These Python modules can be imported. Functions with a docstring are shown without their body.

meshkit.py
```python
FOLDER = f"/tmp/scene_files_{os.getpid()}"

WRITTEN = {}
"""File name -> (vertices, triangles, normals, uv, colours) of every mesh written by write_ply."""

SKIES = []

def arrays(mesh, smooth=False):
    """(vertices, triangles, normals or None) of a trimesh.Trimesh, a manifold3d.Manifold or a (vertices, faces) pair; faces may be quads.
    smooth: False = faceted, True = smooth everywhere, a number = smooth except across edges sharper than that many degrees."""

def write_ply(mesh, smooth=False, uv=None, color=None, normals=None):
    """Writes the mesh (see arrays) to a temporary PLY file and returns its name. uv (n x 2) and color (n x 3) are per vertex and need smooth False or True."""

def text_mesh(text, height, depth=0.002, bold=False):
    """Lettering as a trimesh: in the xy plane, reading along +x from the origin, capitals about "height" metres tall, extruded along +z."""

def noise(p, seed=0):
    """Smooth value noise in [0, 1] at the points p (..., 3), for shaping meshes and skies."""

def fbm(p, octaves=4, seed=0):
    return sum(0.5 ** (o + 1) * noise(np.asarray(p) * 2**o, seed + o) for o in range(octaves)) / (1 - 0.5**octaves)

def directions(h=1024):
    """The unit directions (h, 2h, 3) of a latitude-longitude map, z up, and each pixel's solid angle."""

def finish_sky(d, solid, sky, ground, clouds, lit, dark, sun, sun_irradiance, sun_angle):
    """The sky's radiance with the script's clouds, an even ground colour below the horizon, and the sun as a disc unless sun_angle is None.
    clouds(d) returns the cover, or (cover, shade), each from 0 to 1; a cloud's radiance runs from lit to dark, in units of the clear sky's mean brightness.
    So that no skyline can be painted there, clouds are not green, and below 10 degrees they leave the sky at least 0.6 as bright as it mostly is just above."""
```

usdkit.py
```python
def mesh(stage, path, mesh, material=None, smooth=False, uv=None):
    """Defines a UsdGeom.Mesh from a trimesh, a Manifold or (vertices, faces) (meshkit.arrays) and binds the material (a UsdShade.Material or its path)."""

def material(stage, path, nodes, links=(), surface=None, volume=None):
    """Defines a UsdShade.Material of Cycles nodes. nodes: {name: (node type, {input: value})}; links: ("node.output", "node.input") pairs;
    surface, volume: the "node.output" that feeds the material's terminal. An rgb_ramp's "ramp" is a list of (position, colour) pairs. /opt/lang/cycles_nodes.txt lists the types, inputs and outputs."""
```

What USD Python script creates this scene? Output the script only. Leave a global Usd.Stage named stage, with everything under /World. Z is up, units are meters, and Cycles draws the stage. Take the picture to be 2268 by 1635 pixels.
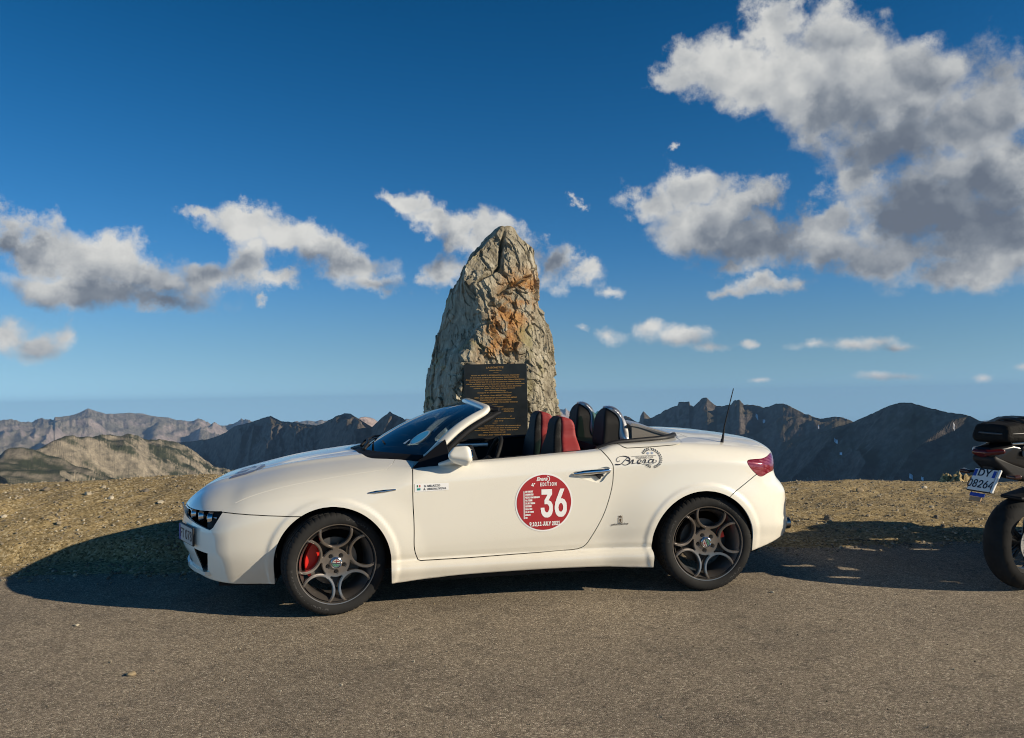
import math, random
import numpy as np
import trimesh
import manifold3d as m3
import usdkit
import meshkit
from scipy.interpolate import CubicSpline, PchipInterpolator
from scipy.ndimage import gaussian_filter1d, gaussian_filter, spline_filter, map_coordinates
from shapely.geometry import Polygon, LineString, Point, box as sbox, MultiPolygon
from shapely.ops import unary_union
from shapely import affinity
from pxr import Usd, UsdGeom, UsdLux, UsdShade, Gf, Sdf, Vt

stage = Usd.Stage.CreateInMemory()
UsdGeom.SetStageUpAxis(stage, UsdGeom.Tokens.z)
UsdGeom.SetStageMetersPerUnit(stage, 1.0)
UsdGeom.Xform.Define(stage, '/World')
UsdGeom.Scope.Define(stage, '/World/Looks')
rng = np.random.default_rng(7)
PI = math.pi

# ---------------------------------------------------------------- camera
CAM_H, ROLL, LENS = 1.557, 0.018, 28.0            # metres, slope of the hand-held tilt, millimetres on a 36 mm wide frame
EXPOSURE = 0.36
SUN_AZ, SUN_EL = math.radians(20.0), math.radians(21.8)   # towards the right of the picture, a little behind the viewer
SUN_INT, SKY_STRENGTH = 1.25, 0.072
HAZE_DENSITY, HAZE_TILT = 2.6e-5, 2.2
cam = UsdGeom.Camera.Define(stage, '/World/camera')
cam.CreateHorizontalApertureAttr(36.0)
cam.CreateVerticalApertureAttr(36.0 * 738 / 1024)
cam.CreateFocalLengthAttr(LENS)
cam.CreateClippingRangeAttr(Gf.Vec2f(0.1, 200000.0))
cam.CreateExposureAttr(EXPOSURE)
_a = math.atan(ROLL)
_c, _s = math.cos(_a), math.sin(_a)
# camera axes in the world: right, up, back (looks along +y)
_r, _u, _b = (_c, 0, -_s), (_s, 0, _c), (0, -1, 0)
cam.AddTransformOp().Set(Gf.Matrix4d(*_r, 0, *_u, 0, *_b, 0, 0, 0, CAM_H, 1))

# ---------------------------------------------------------------- sun
sun_dir = np.array([math.cos(SUN_AZ) * math.cos(SUN_EL), -math.sin(SUN_AZ) * math.cos(SUN_EL), math.sin(SUN_EL)])
sun = UsdLux.DistantLight.Define(stage, '/World/sun')
sun.CreateIntensityAttr(SUN_INT)
sun.CreateNormalizeAttr(True)
sun.CreateAngleAttr(0.5)
sun.CreateColorAttr(Gf.Vec3f(1.0, 0.87, 0.68))
_z = sun_dir
_x = np.cross([0, 0, 1.0], _z); _x /= np.linalg.norm(_x)
_y = np.cross(_z, _x)
sun.AddTransformOp().Set(Gf.Matrix4d(*_x.tolist(), 0, *_y.tolist(), 0, *_z.tolist(), 0, 0, 0, 0, 1))
# ---------------------------------------------------------------- sky with clouds
def graph():
    return {}, []

def sky_material():
    N, L = {}, []
    cnt = [0]
    def node(kind, links=None, **inp):
        cnt[0] += 1
        n = f'n{cnt[0]}'
        N[n] = (kind, inp)
        for k, v in (links or {}).items():
            L.append((v, f'{n}.{k}'))
        return n
    def mth(t, a, b=None, c=None, clamp=False):
        inp, lk = {'math_type': t}, {}
        if clamp: inp['use_clamp'] = True
        for i, q in enumerate((a, b, c)):
            if q is None: continue
            if isinstance(q, str): lk[f'value{i+1}'] = q
            else: inp[f'value{i+1}'] = float(q)
        return node('math', lk, **inp) + '.value'
    def ss(v, lo, hi):
        return node('map_range', {'value': v}, range_type='smoothstep', from_min=lo, from_max=hi, to_min=0.0, to_max=1.0, clamp=True) + '.result'
    geo = node('geometry')
    d = node('vector_math', {'vector1': geo + '.position'}, math_type='normalize') + '.vector'
    sep = node('separate_xyz', {'vector': d})
    X, Y, Z = sep + '.x', sep + '.y', sep + '.z'
    az = mth('degrees', mth('arctan2', X, Y))
    el = mth('degrees', mth('arcsine', Z))
    dt = node('vector_rotate', {'vector': d}, rotate_type='x_axis', angle=SKY_TILT) + '.vector'   # the road falls away from the true horizontal
    sky = node('sky_texture', {'vector': dt}, sky_type='single_scattering', sun_disc=False, sun_elevation=SUN_EL,
               sun_rotation=math.atan2(sun_dir[0], sun_dir[1]), altitude=2800.0, air_density=1.0, aerosol_density=SKY_AEROSOL, ozone_density=SKY_OZONE) + '.color'
    sky = node('hsv', {'color': sky}, hue=0.5, saturation=SKY_SAT, value=SKY_VAL, fac=1.0) + '.color'
    tel = mth('degrees', mth('arcsine', node('separate_xyz', {'vector': dt}) + '.z'))
    hz = ss(tel, 13.0, -2.0)
    lum = node('rgb_to_bw', {'color': sky}) + '.val'
    hcol = node('vector_math', {'vector1': node('combine_xyz', {'x': lum, 'y': lum, 'z': lum}) + '.vector'}, math_type='multiply', vector2=HAZE_TINT) + '.vector'
    sky = node('mix', {'fac': mth('multiply', hz, 0.9), 'color1': sky, 'color2': hcol}, mix_type='mix') + '.color'
    low = node('map_range', {'value': tel}, range_type='smoothstep', from_min=-1.0, from_max=10.0, to_min=0.66, to_max=1.0, clamp=True) + '.result'
    sky = node('vector_math', {'vector1': sky, 'scale': low}, math_type='scale') + '.vector'
    # the deep blue of high altitude: darker towards the zenith
    dim = node('map_range', {'value': tel}, range_type='smoothstep', from_min=14.0, from_max=62.0, to_min=1.0, to_max=0.30, clamp=True) + '.result'
    sky = node('vector_math', {'vector1': sky, 'scale': dim}, math_type='scale') + '.vector'
    # domain warp
    warp = node('noise_texture', {'vector': d}, scale=17.0, detail=7.0, roughness=0.62)
    wv = node('vector_math', {'vector1': warp + '.color'}, math_type='subtract', vector2=(0.5, 0.5, 0.5)) + '.vector'
    wv = node('vector_math', {'vector1': wv}, math_type='multiply', vector2=(7.0, 5.5, 0.0)) + '.vector'
    wv = node('vector_math', {'vector1': wv, 'scale': ss(el, -3.0, 11.0)}, math_type='scale') + '.vector'
    p0 = node('combine_xyz', {'x': az, 'y': el}) + '.vector'
    fine = node('noise_texture', {'vector': d}, scale=48.0, detail=8.0, roughness=0.62) + '.fac'
    fine_up = node('noise_texture', {'vector': node('vector_math', {'vector1': d}, math_type='add', vector2=(0.010, 0.0, 0.016)) + '.vector'}, scale=48.0, detail=3.0, roughness=0.6) + '.fac'
    dw = node('vector_math', {'vector1': warp + '.color', 'vector3': d}, math_type='multiply_add', vector2=(0.05, 0.05, 0.05)) + '.vector'
    def puffs(v):
        a_ = node('voronoi_texture', {'vector': v}, feature='smooth_f1', smoothness=0.25, scale=13.0) + '.distance'
        return mth('multiply_add', node('voronoi_texture', {'vector': v}, feature='f1', scale=36.0) + '.distance', 0.38, a_)
    mid_up = puffs(dw)
    mid = puffs(node('vector_math', {'vector1': dw}, math_type='add', vector2=(0.012, 0.0, 0.020)) + '.vector')
    def field(p, blobs):
        best = None
        for (ca, ce, ra, re_, *wt) in blobs:
            mp = node('mapping', {'vector': p}, mapping_type='point', scale=(1 / ra, 1 / re_, 0.0), location=(-ca / ra, -ce / re_, 0.0)) + '.vector'
            ln = node('vector_math', {'vector1': mp}, math_type='length') + '.value'
            ln = mth('multiply', mth('subtract', 1.0, ln), (wt[0] if wt else min(1.0, (min(ra, re_) / 2.2) ** 0.5)))
            best = ln if best is None else mth('smoothmax', best, ln, 0.22)
        return best
    def to_deg(px, py):
        x, y = px - 1134, py - 817.5
        a, b = (x - y * ROLL) / 1764, (y + x * ROLL) / 1764
        return math.degrees(math.atan(a)), math.degrees(math.atan2(-b, math.hypot(1, a)))
    blobs = []
    for (px, py, rx, ry) in CLOUDS:
        a, e = to_deg(px, py)
        blobs.append((a, e, math.degrees(rx / 1764) * math.cos(math.radians(a)), math.degrees(ry / 1764)))
    pw = node('vector_math', {'vector1': p0, 'vector2': wv}, math_type='add') + '.vector'
    # in the view: the cumulus groups; elsewhere fair-weather cumulus from noise alone
    F = field(pw, blobs)
    shadows = []
    for (px, py, rx, ry, *wt) in CLOUD_BASES:
        a, e = to_deg(px, py)
        shadows.append((a, e, math.degrees(rx / 1764) * math.cos(math.radians(a)), math.degrees(ry / 1764), *wt))
    D = field(pw, shadows)
    nz = mth('multiply_add', fine, 0.62, -0.31)
    dens = mth('add', F, mth('add', nz, mth('multiply_add', mid_up, -0.50, 0.36)))
    cover = ss(dens, -0.10, 0.50)
    relief = mth('add', mth('multiply', mth('subtract', mid_up, mid), 0.75), mth('multiply', mth('subtract', fine_up, fine), 0.30))
    shade = mth('add', mth('multiply', ss(mth('add', D, mth('multiply', nz, 0.8)), -1.05, 1.0), 0.80), relief)
    shade = mth('add', shade, mth('multiply_add', ss(dens, 0.15, 0.9), 0.16, 0.06), clamp=True)
    # darker towards the flat bases of the big right-hand cloud bank and the left bank
    ccol = node('rgb_ramp', {'fac': shade}, ramp=[(0.0, CLOUD_LIT), (0.22, (0.84, 0.85, 0.84)), (0.48, CLOUD_MID), (0.78, (0.30, 0.345, 0.41)), (1.0, CLOUD_DARK)]) + '.color'
    ccol = node('vector_math', {'vector1': ccol}, math_type='scale', scale=CLOUD_GAIN) + '.vector'
    view_col = node('mix', {'fac': cover, 'color1': sky, 'color2': ccol}, mix_type='mix') + '.color'
    bgv = node('background_shader', {'color': view_col}, strength=SKY_STRENGTH) + '.background'
    # generic cumulus elsewhere
    gn = node('noise_texture', {'vector': node('vector_math', {'vector1': d}, math_type='multiply', vector2=(1.0, 1.0, 2.2)) + '.vector'}, scale=3.6, detail=6.0, roughness=0.55) + '.fac'
    gd = mth('add', gn, mth('multiply', nz, 0.3))
    gcover = mth('multiply', ss(gd, 0.68, 0.76), ss(el, 2.0, 8.0))
    gshade = mth('multiply', ss(gd, 0.70, 0.86), 0.7)
    gcol = node('rgb_ramp', {'fac': gshade}, ramp=[(0.0, CLOUD_LIT), (0.3, CLOUD_MID), (0.85, CLOUD_DARK), (1.0, CLOUD_DARK)]) + '.color'
    gcol = node('vector_math', {'vector1': gcol}, math_type='scale', scale=CLOUD_GAIN) + '.vector'
    gen_col = node('mix', {'fac': gcover, 'color1': sky, 'color2': gcol}, mix_type='mix') + '.color'
    bgg = node('background_shader', {'color': gen_col}, strength=SKY_STRENGTH) + '.background'
    infront = mth('multiply', ss(mth('absolute', az), 46.0, 38.0), ss(el, 36.0, 29.0))
    mixn = node('mix_closure', {'fac': infront, 'closure1': bgg, 'closure2': bgv})
    return usdkit.material(stage, '/World/Looks/sky', N, L, surface=mixn + '.closure')

SKY_AEROSOL, SKY_OZONE, SKY_SAT, SKY_VAL = 0.12, 1.5, 1.42, 1.12
SKY_TILT, HAZE_TINT = math.radians(3.8), (0.53, 1.02, 1.44)
CLOUD_LIT, CLOUD_MID, CLOUD_DARK, CLOUD_GAIN = (0.98, 0.98, 0.95), (0.60, 0.63, 0.66), (0.20, 0.24, 0.31), 7.6
# groups of cumulus: centre and half axes, in display pixels of a 2268 wide picture, turned into directions
CLOUDS = [
    # left bank
    (25, 525, 75, 52), (115, 552, 95, 55), (215, 585, 115, 58), (320, 615, 120, 50), (190, 640, 170, 42), (340, 660, 150, 32), (450, 610, 70, 42),
    # second bank
    (455, 478, 70, 22), (545, 490, 90, 38), (640, 520, 95, 48), (545, 585, 62, 58), (720, 560, 90, 46), (800, 590, 95, 36), (840, 632, 70, 26), (620, 620, 60, 22),
    # plume behind the stone
    (905, 450, 42, 34), (955, 490, 50, 42), (1015, 520, 62, 52), (990, 600, 50, 50), (1075, 530, 70, 60), (1120, 590, 80, 50),
    (1225, 580, 62, 44), (1285, 610, 66, 36), (1345, 640, 48, 18),
    # great bank upper right
    (1500, 150, 66, 44), (1590, 150, 110, 66), (1720, 60, 80, 68), (1700, 170, 150, 80), (1860, 130, 130, 90), (1830, 230, 160, 90), (2010, 190, 150, 100),
    (2170, 260, 140, 100), (1990, 320, 170, 80), (2200, 380, 140, 90), (1900, 400, 80, 60),
    (2050, 470, 210, 100), (2210, 520, 180, 110), (1990, 560, 150, 55), (2130, 610, 160, 36),
    # second bank right
    (1425, 450, 78, 46), (1530, 430, 100, 56), (1650, 450, 90, 52), (1560, 510, 150, 56), (1690, 540, 150, 52), (1620, 585, 110, 24), (1830, 500, 70, 46), (1850, 560, 70, 40),
    (1690, 632, 105, 22), (1600, 645, 50, 14), (1760, 625, 36, 20),
    # small ones low down
    (1280, 728, 17, 11), (1345, 742, 42, 20), (1440, 728, 50, 28), (1510, 745, 70, 26), (1570, 768, 40, 12),
    (1805, 766, 55, 11), (1890, 764, 60, 14), (1940, 756, 40, 14), (1985, 769, 40, 9),
    (1945, 833, 32, 9), (1990, 834, 55, 10), (1683, 842, 25, 5), (1663, 762, 20, 6), (2178, 838, 18, 8), (2262, 815, 18, 8),
    (15, 745, 60, 38), (90, 768, 55, 30), (135, 748, 28, 32),
    (1274, 450, 18, 11), (1500, 330, 18, 12), (580, 658, 16, 9),
]
# their shaded flat bases
CLOUD_BASES = [(330, 655, 190, 36), (160, 665, 140, 26), (440, 600, 60, 26), (740, 590, 110, 24), (60, 560, 60, 24), (1210, 575, 40, 30),
               (2080, 500, 250, 120, 0.95), (1960, 585, 160, 48), (2190, 430, 130, 80), (1640, 560, 190, 44), (1720, 500, 110, 56), 
               (1700, 645, 90, 12), (2020, 370, 290, 150, 0.45), (1520, 762, 80, 10), (1960, 774, 60, 6), (1980, 840, 50, 5), (80, 790, 70, 14), (860, 640, 60, 12), (980, 560, 26, 40)]
dome = UsdLux.DomeLight.Define(stage, '/World/sky')
UsdShade.MaterialBindingAPI.Apply(dome.GetPrim()).Bind(sky_material())
dome.GetPrim().SetCustomDataByKey('kind', 'structure')
# ---------------------------------------------------------------- helpers
used = {}
def path_of(name, parent='/World'):
    key = (parent, name)
    n = used.get(key, 0); used[key] = n + 1
    return f'{parent}/{name}' if n == 0 else f'{parent}/{name}_{n:03d}'

def tag(prim, label=None, cat=None, group=None, kind=None):
    for k, v in (('label', label), ('category', cat), ('group', group), ('kind', kind)):
        if v: prim.SetCustomDataByKey(k, v)
    return prim

def thing(name, label, cat, mat4=None, group=None, kind=None):
    p = path_of(name)
    x = UsdGeom.Xform.Define(stage, p)
    if mat4 is not None:
        x.AddTransformOp().Set(Gf.Matrix4d(*np.asarray(mat4, float).T.ravel().tolist()))
    tag(x.GetPrim(), label, cat, group, kind)
    return p

def tm(m):
    """Any mesh as (vertices, triangles)."""
    v, f, _ = meshkit.arrays(m)
    return trimesh.Trimesh(v, f, process=False)

def obj(name, mesh, mat, parent='/World', smooth=35, label=None, normals=None):
    p = path_of(name, parent)
    if normals is None:
        g = usdkit.mesh(stage, p, mesh, mat, smooth=smooth)
    else:
        v, f, _ = meshkit.arrays(mesh)
        g = usdkit.mesh(stage, p, (v, f), mat, smooth=False)
        g.CreateNormalsAttr(Vt.Vec3fArray.FromNumpy(normals.astype(np.float32)))
        g.SetNormalsInterpolation('vertex')
    if label: g.GetPrim().SetCustomDataByKey('label', label)
    return p

def xf(name, parent, mat4=None):
    p = path_of(name, parent)
    x = UsdGeom.Xform.Define(stage, p)
    if mat4 is not None:
        x.AddTransformOp().Set(Gf.Matrix4d(*np.asarray(mat4, float).T.ravel().tolist()))
    return p

def mat(name, nodes, links, surface='p.BSDF', volume=None):
    return usdkit.material(stage, f'/World/Looks/{name}', nodes, links, surface=surface, volume=volume)

def pbr(name, color, rough=0.5, metal=0.0, vary=0.0, scale=6.0, bump=0.0, bscale=80.0, **kw):
    """Principled surface; vary adds blotchy tone changes, bump a fine relief."""
    N = {'p': ('principled_bsdf', {'base_color': color, 'roughness': rough, 'metallic': metal, **kw})}
    L = []
    if vary or bump:
        N['tc'] = ('texture_coordinate', {}); 
    if vary:
        N['n'] = ('noise_texture', {'scale': scale, 'detail': 5.0, 'roughness': 0.6})
        lo = tuple(max(0, c * (1 - vary)) for c in color); hi = tuple(min(1, c * (1 + vary)) for c in color)
        N['r'] = ('rgb_ramp', {'ramp': [(0.3, lo), (0.7, hi)]})
        L += [('tc.object', 'n.vector'), ('n.fac', 'r.fac'), ('r.color', 'p.base_color')]
    if bump:
        N['bn'] = ('noise_texture', {'scale': bscale, 'detail': 4.0})
        N['b'] = ('bump', {'strength': bump, 'distance': 0.01})
        L += [('tc.object', 'bn.vector'), ('bn.fac', 'b.height'), ('b.normal', 'p.normal')]
    return mat(name, N, L)

def T(x=0, y=0, z=0):
    m = np.eye(4); m[:3, 3] = (x, y, z); return m
def R(axis, deg):
    return trimesh.transformations.rotation_matrix(math.radians(deg), {'x': [1, 0, 0], 'y': [0, 1, 0], 'z': [0, 0, 1]}[axis])

def to_m3(t):
    t = tm(t) if not isinstance(t, trimesh.Trimesh) else t
    return m3.Manifold(m3.Mesh(np.asarray(t.vertices, np.float32), np.asarray(t.faces, np.uint32)))
def from_m3(m):
    k = m.to_mesh()
    return trimesh.Trimesh(np.array(k.vert_properties[:, :3]), np.array(k.tri_verts), process=False)

def rbox(sx, sy, sz, r=0.01, seg=8):
    """Box with rounded edges, centred."""
    s = m3.Manifold.sphere(r, seg)
    pts = [s.translate((a * (sx / 2 - r), b * (sy / 2 - r), c * (sz / 2 - r))) for a in (-1, 1) for b in (-1, 1) for c in (-1, 1)]
    return from_m3(m3.Manifold.batch_hull(pts))

def hull_spheres(pts):
    """Hull of balls (x, y, z, r)."""
    return m3.Manifold.batch_hull([m3.Manifold.sphere(p[3], 14).translate(tuple(p[:3])) for p in pts])

def tube(points, radii, sides=10, closed=False):
    p = np.asarray(points, float); n = len(p)
    rad = np.broadcast_to(np.asarray(radii, float), (n,))
    t = (np.roll(p, -1, 0) - np.roll(p, 1, 0)) if closed else np.gradient(p, axis=0)
    t /= np.linalg.norm(t, axis=1, keepdims=True) + 1e-12
    ref = np.array([0, 0, 1.0]) if abs(t[0, 2]) < 0.9 else np.array([1.0, 0, 0])
    a = np.zeros_like(p); a[0] = np.cross(t[0], ref); a[0] /= np.linalg.norm(a[0])
    for i in range(1, n):
        a[i] = a[i - 1] - t[i] * (a[i - 1] @ t[i]); a[i] /= np.linalg.norm(a[i]) + 1e-12
    b = np.cross(t, a)
    ang = np.arange(sides) * 2 * PI / sides
    v = (p[:, None] + rad[:, None, None] * (np.cos(ang)[None, :, None] * a[:, None] + np.sin(ang)[None, :, None] * b[:, None])).reshape(-1, 3)
    f = []
    m = n if closed else n - 1
    for i in range(m):
        j2 = (i + 1) % n
        for k in range(sides):
            q = (i * sides + k, i * sides + (k + 1) % sides, j2 * sides + (k + 1) % sides, j2 * sides + k)
            f += [(q[0], q[1], q[2]), (q[0], q[2], q[3])]
    if not closed:
        v = np.vstack([v, p[:1], p[-1:]])
        c0, c1 = len(v) - 2, len(v) - 1
        for k in range(sides):
            f.append((c0, (k + 1) % sides, k)); f.append((c1, (n - 1) * sides + k, (n - 1) * sides + (k + 1) % sides))
    return trimesh.Trimesh(v, np.array(f), process=False)

def revolve(profile, sections=64, axis='y'):
    """Turns (radius, along) pairs about an axis into a surface of revolution (open profile allowed)."""
    pr = np.asarray(profile, float); n = len(pr)
    a = np.arange(sections) * 2 * PI / sections
    v = np.stack([pr[None, :, 0] * np.cos(a)[:, None], np.broadcast_to(pr[None, :, 1], (sections, n)), pr[None, :, 0] * np.sin(a)[:, None]], -1).reshape(-1, 3)
    i, j = np.meshgrid(np.arange(sections), np.arange(n - 1), indexing='ij')
    q = np.stack([i * n + j, i * n + j + 1, ((i + 1) % sections) * n + j + 1, ((i + 1) % sections) * n + j], -1).reshape(-1, 4)
    f = np.vstack([q[:, [0, 1, 2]], q[:, [0, 2, 3]]])
    t = trimesh.Trimesh(v, f, process=False)
    if axis == 'x': t.apply_transform(R('z', -90))
    if axis == 'z': t.apply_transform(R('x', 90))
    return t

def csec(polys):
    p = np.asarray(polys[0], float)
    c = m3.CrossSection([p])
    return c if c.area() > 0 else m3.CrossSection([p[::-1]])
def prism(poly, y0, y1):
    """A polygon in (x, z) as a solid from y0 to y1."""
    cs = m3.CrossSection([np.asarray(poly, float)])
    if cs.area() <= 0: cs = m3.CrossSection([np.asarray(poly, float)[::-1]])
    return cs.extrude(y1 - y0).rotate((90, 0, 0)).translate((0, y1, 0))
def prism_z(poly, z0, z1):
    cs = m3.CrossSection([np.asarray(poly, float)])
    if cs.area() <= 0: cs = m3.CrossSection([np.asarray(poly, float)[::-1]])
    return cs.extrude(z1 - z0).translate((0, 0, z0))
def shp(poly):
    return np.array(poly.exterior.coords)[:-1]
def smooth_poly(pts, r=0.02):
    return Polygon(pts).buffer(-r).buffer(2 * r).buffer(-r)
def spline2(pts, n=40, closed=False):
    p = np.asarray(pts, float)
    if closed: p = np.vstack([p, p[:1]])
    d = np.r_[0, np.cumsum(np.linalg.norm(np.diff(p, axis=0), axis=1))]
    cs = CubicSpline(d, p, bc_type='periodic' if closed else 'natural')
    return cs(np.linspace(0, d[-1], n, endpoint=not closed))
def sm(xs, ys, sig=0.04, lo=-1.6, hi=3.9):
    """Smooth curve through roughly the given points."""
    g = np.arange(lo, hi, 0.01)
    t = PchipInterpolator(xs, ys)(np.clip(g, xs[0], xs[-1]))
    t = gaussian_filter1d(t, sig / 0.01, mode='nearest')
    c = CubicSpline(g, t)
    return lambda x: c(np.clip(x, lo, hi - 0.01))
def sstep(v, a, b):
    t = np.clip((v - a) / (b - a), 0, 1); return t * t * (3 - 2 * t)
def grid_mesh(P, flip=False):
    """(n, m, 3) points as a sheet."""
    n, m = P.shape[:2]
    i, j = np.meshgrid(np.arange(n - 1), np.arange(m - 1), indexing='ij')
    q = np.stack([i * m + j, (i + 1) * m + j, (i + 1) * m + j + 1, i * m + j + 1], -1).reshape(-1, 4)
    if flip: q = q[:, ::-1]
    return trimesh.Trimesh(P.reshape(-1, 3), np.vstack([q[:, [0, 1, 2]], q[:, [0, 2, 3]]]), process=False)
def thick_sheet(P, t):
    """(n, m, 3) sheet given thickness t along its normals, closed."""
    n, m = P.shape[:2]
    du, dv = np.gradient(P, axis=0), np.gradient(P, axis=1)
    nr = np.cross(du, dv); nr /= np.linalg.norm(nr, axis=2, keepdims=True) + 1e-12
    Q = P - nr * t
    a, b = grid_mesh(P), grid_mesh(Q, True)
    off = n * m
    rim = [i * m for i in range(n)] + [(n - 1) * m + j for j in range(1, m)] + [i * m + m - 1 for i in range(n - 2, -1, -1)] + [j for j in range(m - 2, 0, -1)]
    f = []
    for k in range(len(rim)):
        p, q = rim[k], rim[(k + 1) % len(rim)]
        f += [(p, p + off, q + off), (p, q + off, q)]
    t_ = trimesh.Trimesh(np.vstack([a.vertices, b.vertices]), np.vstack([a.faces, b.faces + off, f]), process=False)
    if t_.volume < 0: t_.invert()
    return t_
_fonts = {}
def text_shape(text, height, weight=700, stretch=1.0, slant=0.0, spacing=0.0):
    """Lettering as a shapely shape, capitals about "height" tall, baseline at 0, centred on x = 0."""
    import glob
    from PIL import Image, ImageDraw, ImageFont
    if weight not in _fonts:
        f = ImageFont.truetype(glob.glob('/opt/blender-*/*/datafiles/fonts/Inter.woff2')[0], 96)
        try: f.set_variation_by_axes([32, weight])
        except Exception: pass
        _fonts[weight] = f
    font = _fonts[weight]
    parts, x = [], 0.0
    for ch in (text if spacing else [text]):
        x0, y0, x1, y1 = font.getbbox(ch, anchor='ls')
        if x1 > x0:
            im = Image.new('L', (x1 - x0 + 8, y1 - y0 + 8))
            ImageDraw.Draw(im).text((4 - x0, 4 - y0), ch, 255, font, anchor='ls')
            on = np.pad(np.asarray(im) > 127, ((0, 0), (1, 1))).astype(np.int8)
            rows, st = np.nonzero(np.diff(on, axis=1) == 1)
            en = np.nonzero(np.diff(on, axis=1) == -1)[1]
            sh = unary_union([sbox(a, -r - 1, b, -r) for a, b, r in zip(st, en, rows)]).buffer(0.6).buffer(-0.6).simplify(0.7)
            parts.append(affinity.translate(sh, x0 - 4 + x, 4 - y0))
        x += font.getlength(ch) + spacing * 70
    s = height / 70.0
    sh = unary_union(parts)
    sh = affinity.affine_transform(sh, [s * stretch, s * slant, 0, s, 0, 0])
    return affinity.translate(sh, -(sh.bounds[0] + sh.bounds[2]) / 2, 0)
def flat_tris(shape, cell=None):
    """A shapely shape as 2-D triangles, cut on a grid of the given cell so that it can follow a curved surface."""
    vs, fs, n = [], [], 0
    geoms = [shape] if shape.geom_type == 'Polygon' else [g for g in shape.geoms if g.geom_type == 'Polygon']
    out = []
    for g in geoms:
        if cell:
            x0, y0, x1, y1 = g.bounds
            if max(x1 - x0, y1 - y0) > cell:
                for i in range(int((x1 - x0) / cell) + 1):
                    for j in range(int((y1 - y0) / cell) + 1):
                        c = g.intersection(sbox(x0 + i * cell, y0 + j * cell, x0 + (i + 1) * cell, y0 + (j + 1) * cell))
                        out += [c] if c.geom_type == 'Polygon' else [q for q in getattr(c, 'geoms', []) if q.geom_type == 'Polygon']
                continue
        out.append(g)
    for g in out:
        if g.is_empty or g.area < 1e-9: continue
        v, f = trimesh.creation.triangulate_polygon(g, engine='earcut')
        # keep the winding upward
        a, b, c = v[f[:, 0]], v[f[:, 1]], v[f[:, 2]]
        cr = (b[:, 0] - a[:, 0]) * (c[:, 1] - a[:, 1]) - (b[:, 1] - a[:, 1]) * (c[:, 0] - a[:, 0])
        f = np.where((cr < 0)[:, None], f[:, ::-1], f)
        vs.append(v); fs.append(f + n); n += len(v)
    v, f = np.vstack(vs), np.vstack(fs)
    u, inv = np.unique(np.round(v, 7), axis=0, return_inverse=True)
    f = inv.ravel()[f]
    f = f[(f[:, 0] != f[:, 1]) & (f[:, 1] != f[:, 2]) & (f[:, 0] != f[:, 2])]
    k = np.unique(f); m = -np.ones(len(u), int); m[k] = np.arange(len(k))
    return u[k], m[f]
def extrude(shape, depth):
    """A shapely shape extruded from z = 0 to depth."""
    geoms = [shape] if shape.geom_type == 'Polygon' else [g for g in shape.geoms if g.geom_type == 'Polygon']
    return trimesh.util.concatenate([trimesh.creation.extrude_polygon(g, depth, engine='earcut') for g in geoms if g.area > 1e-9])
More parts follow.
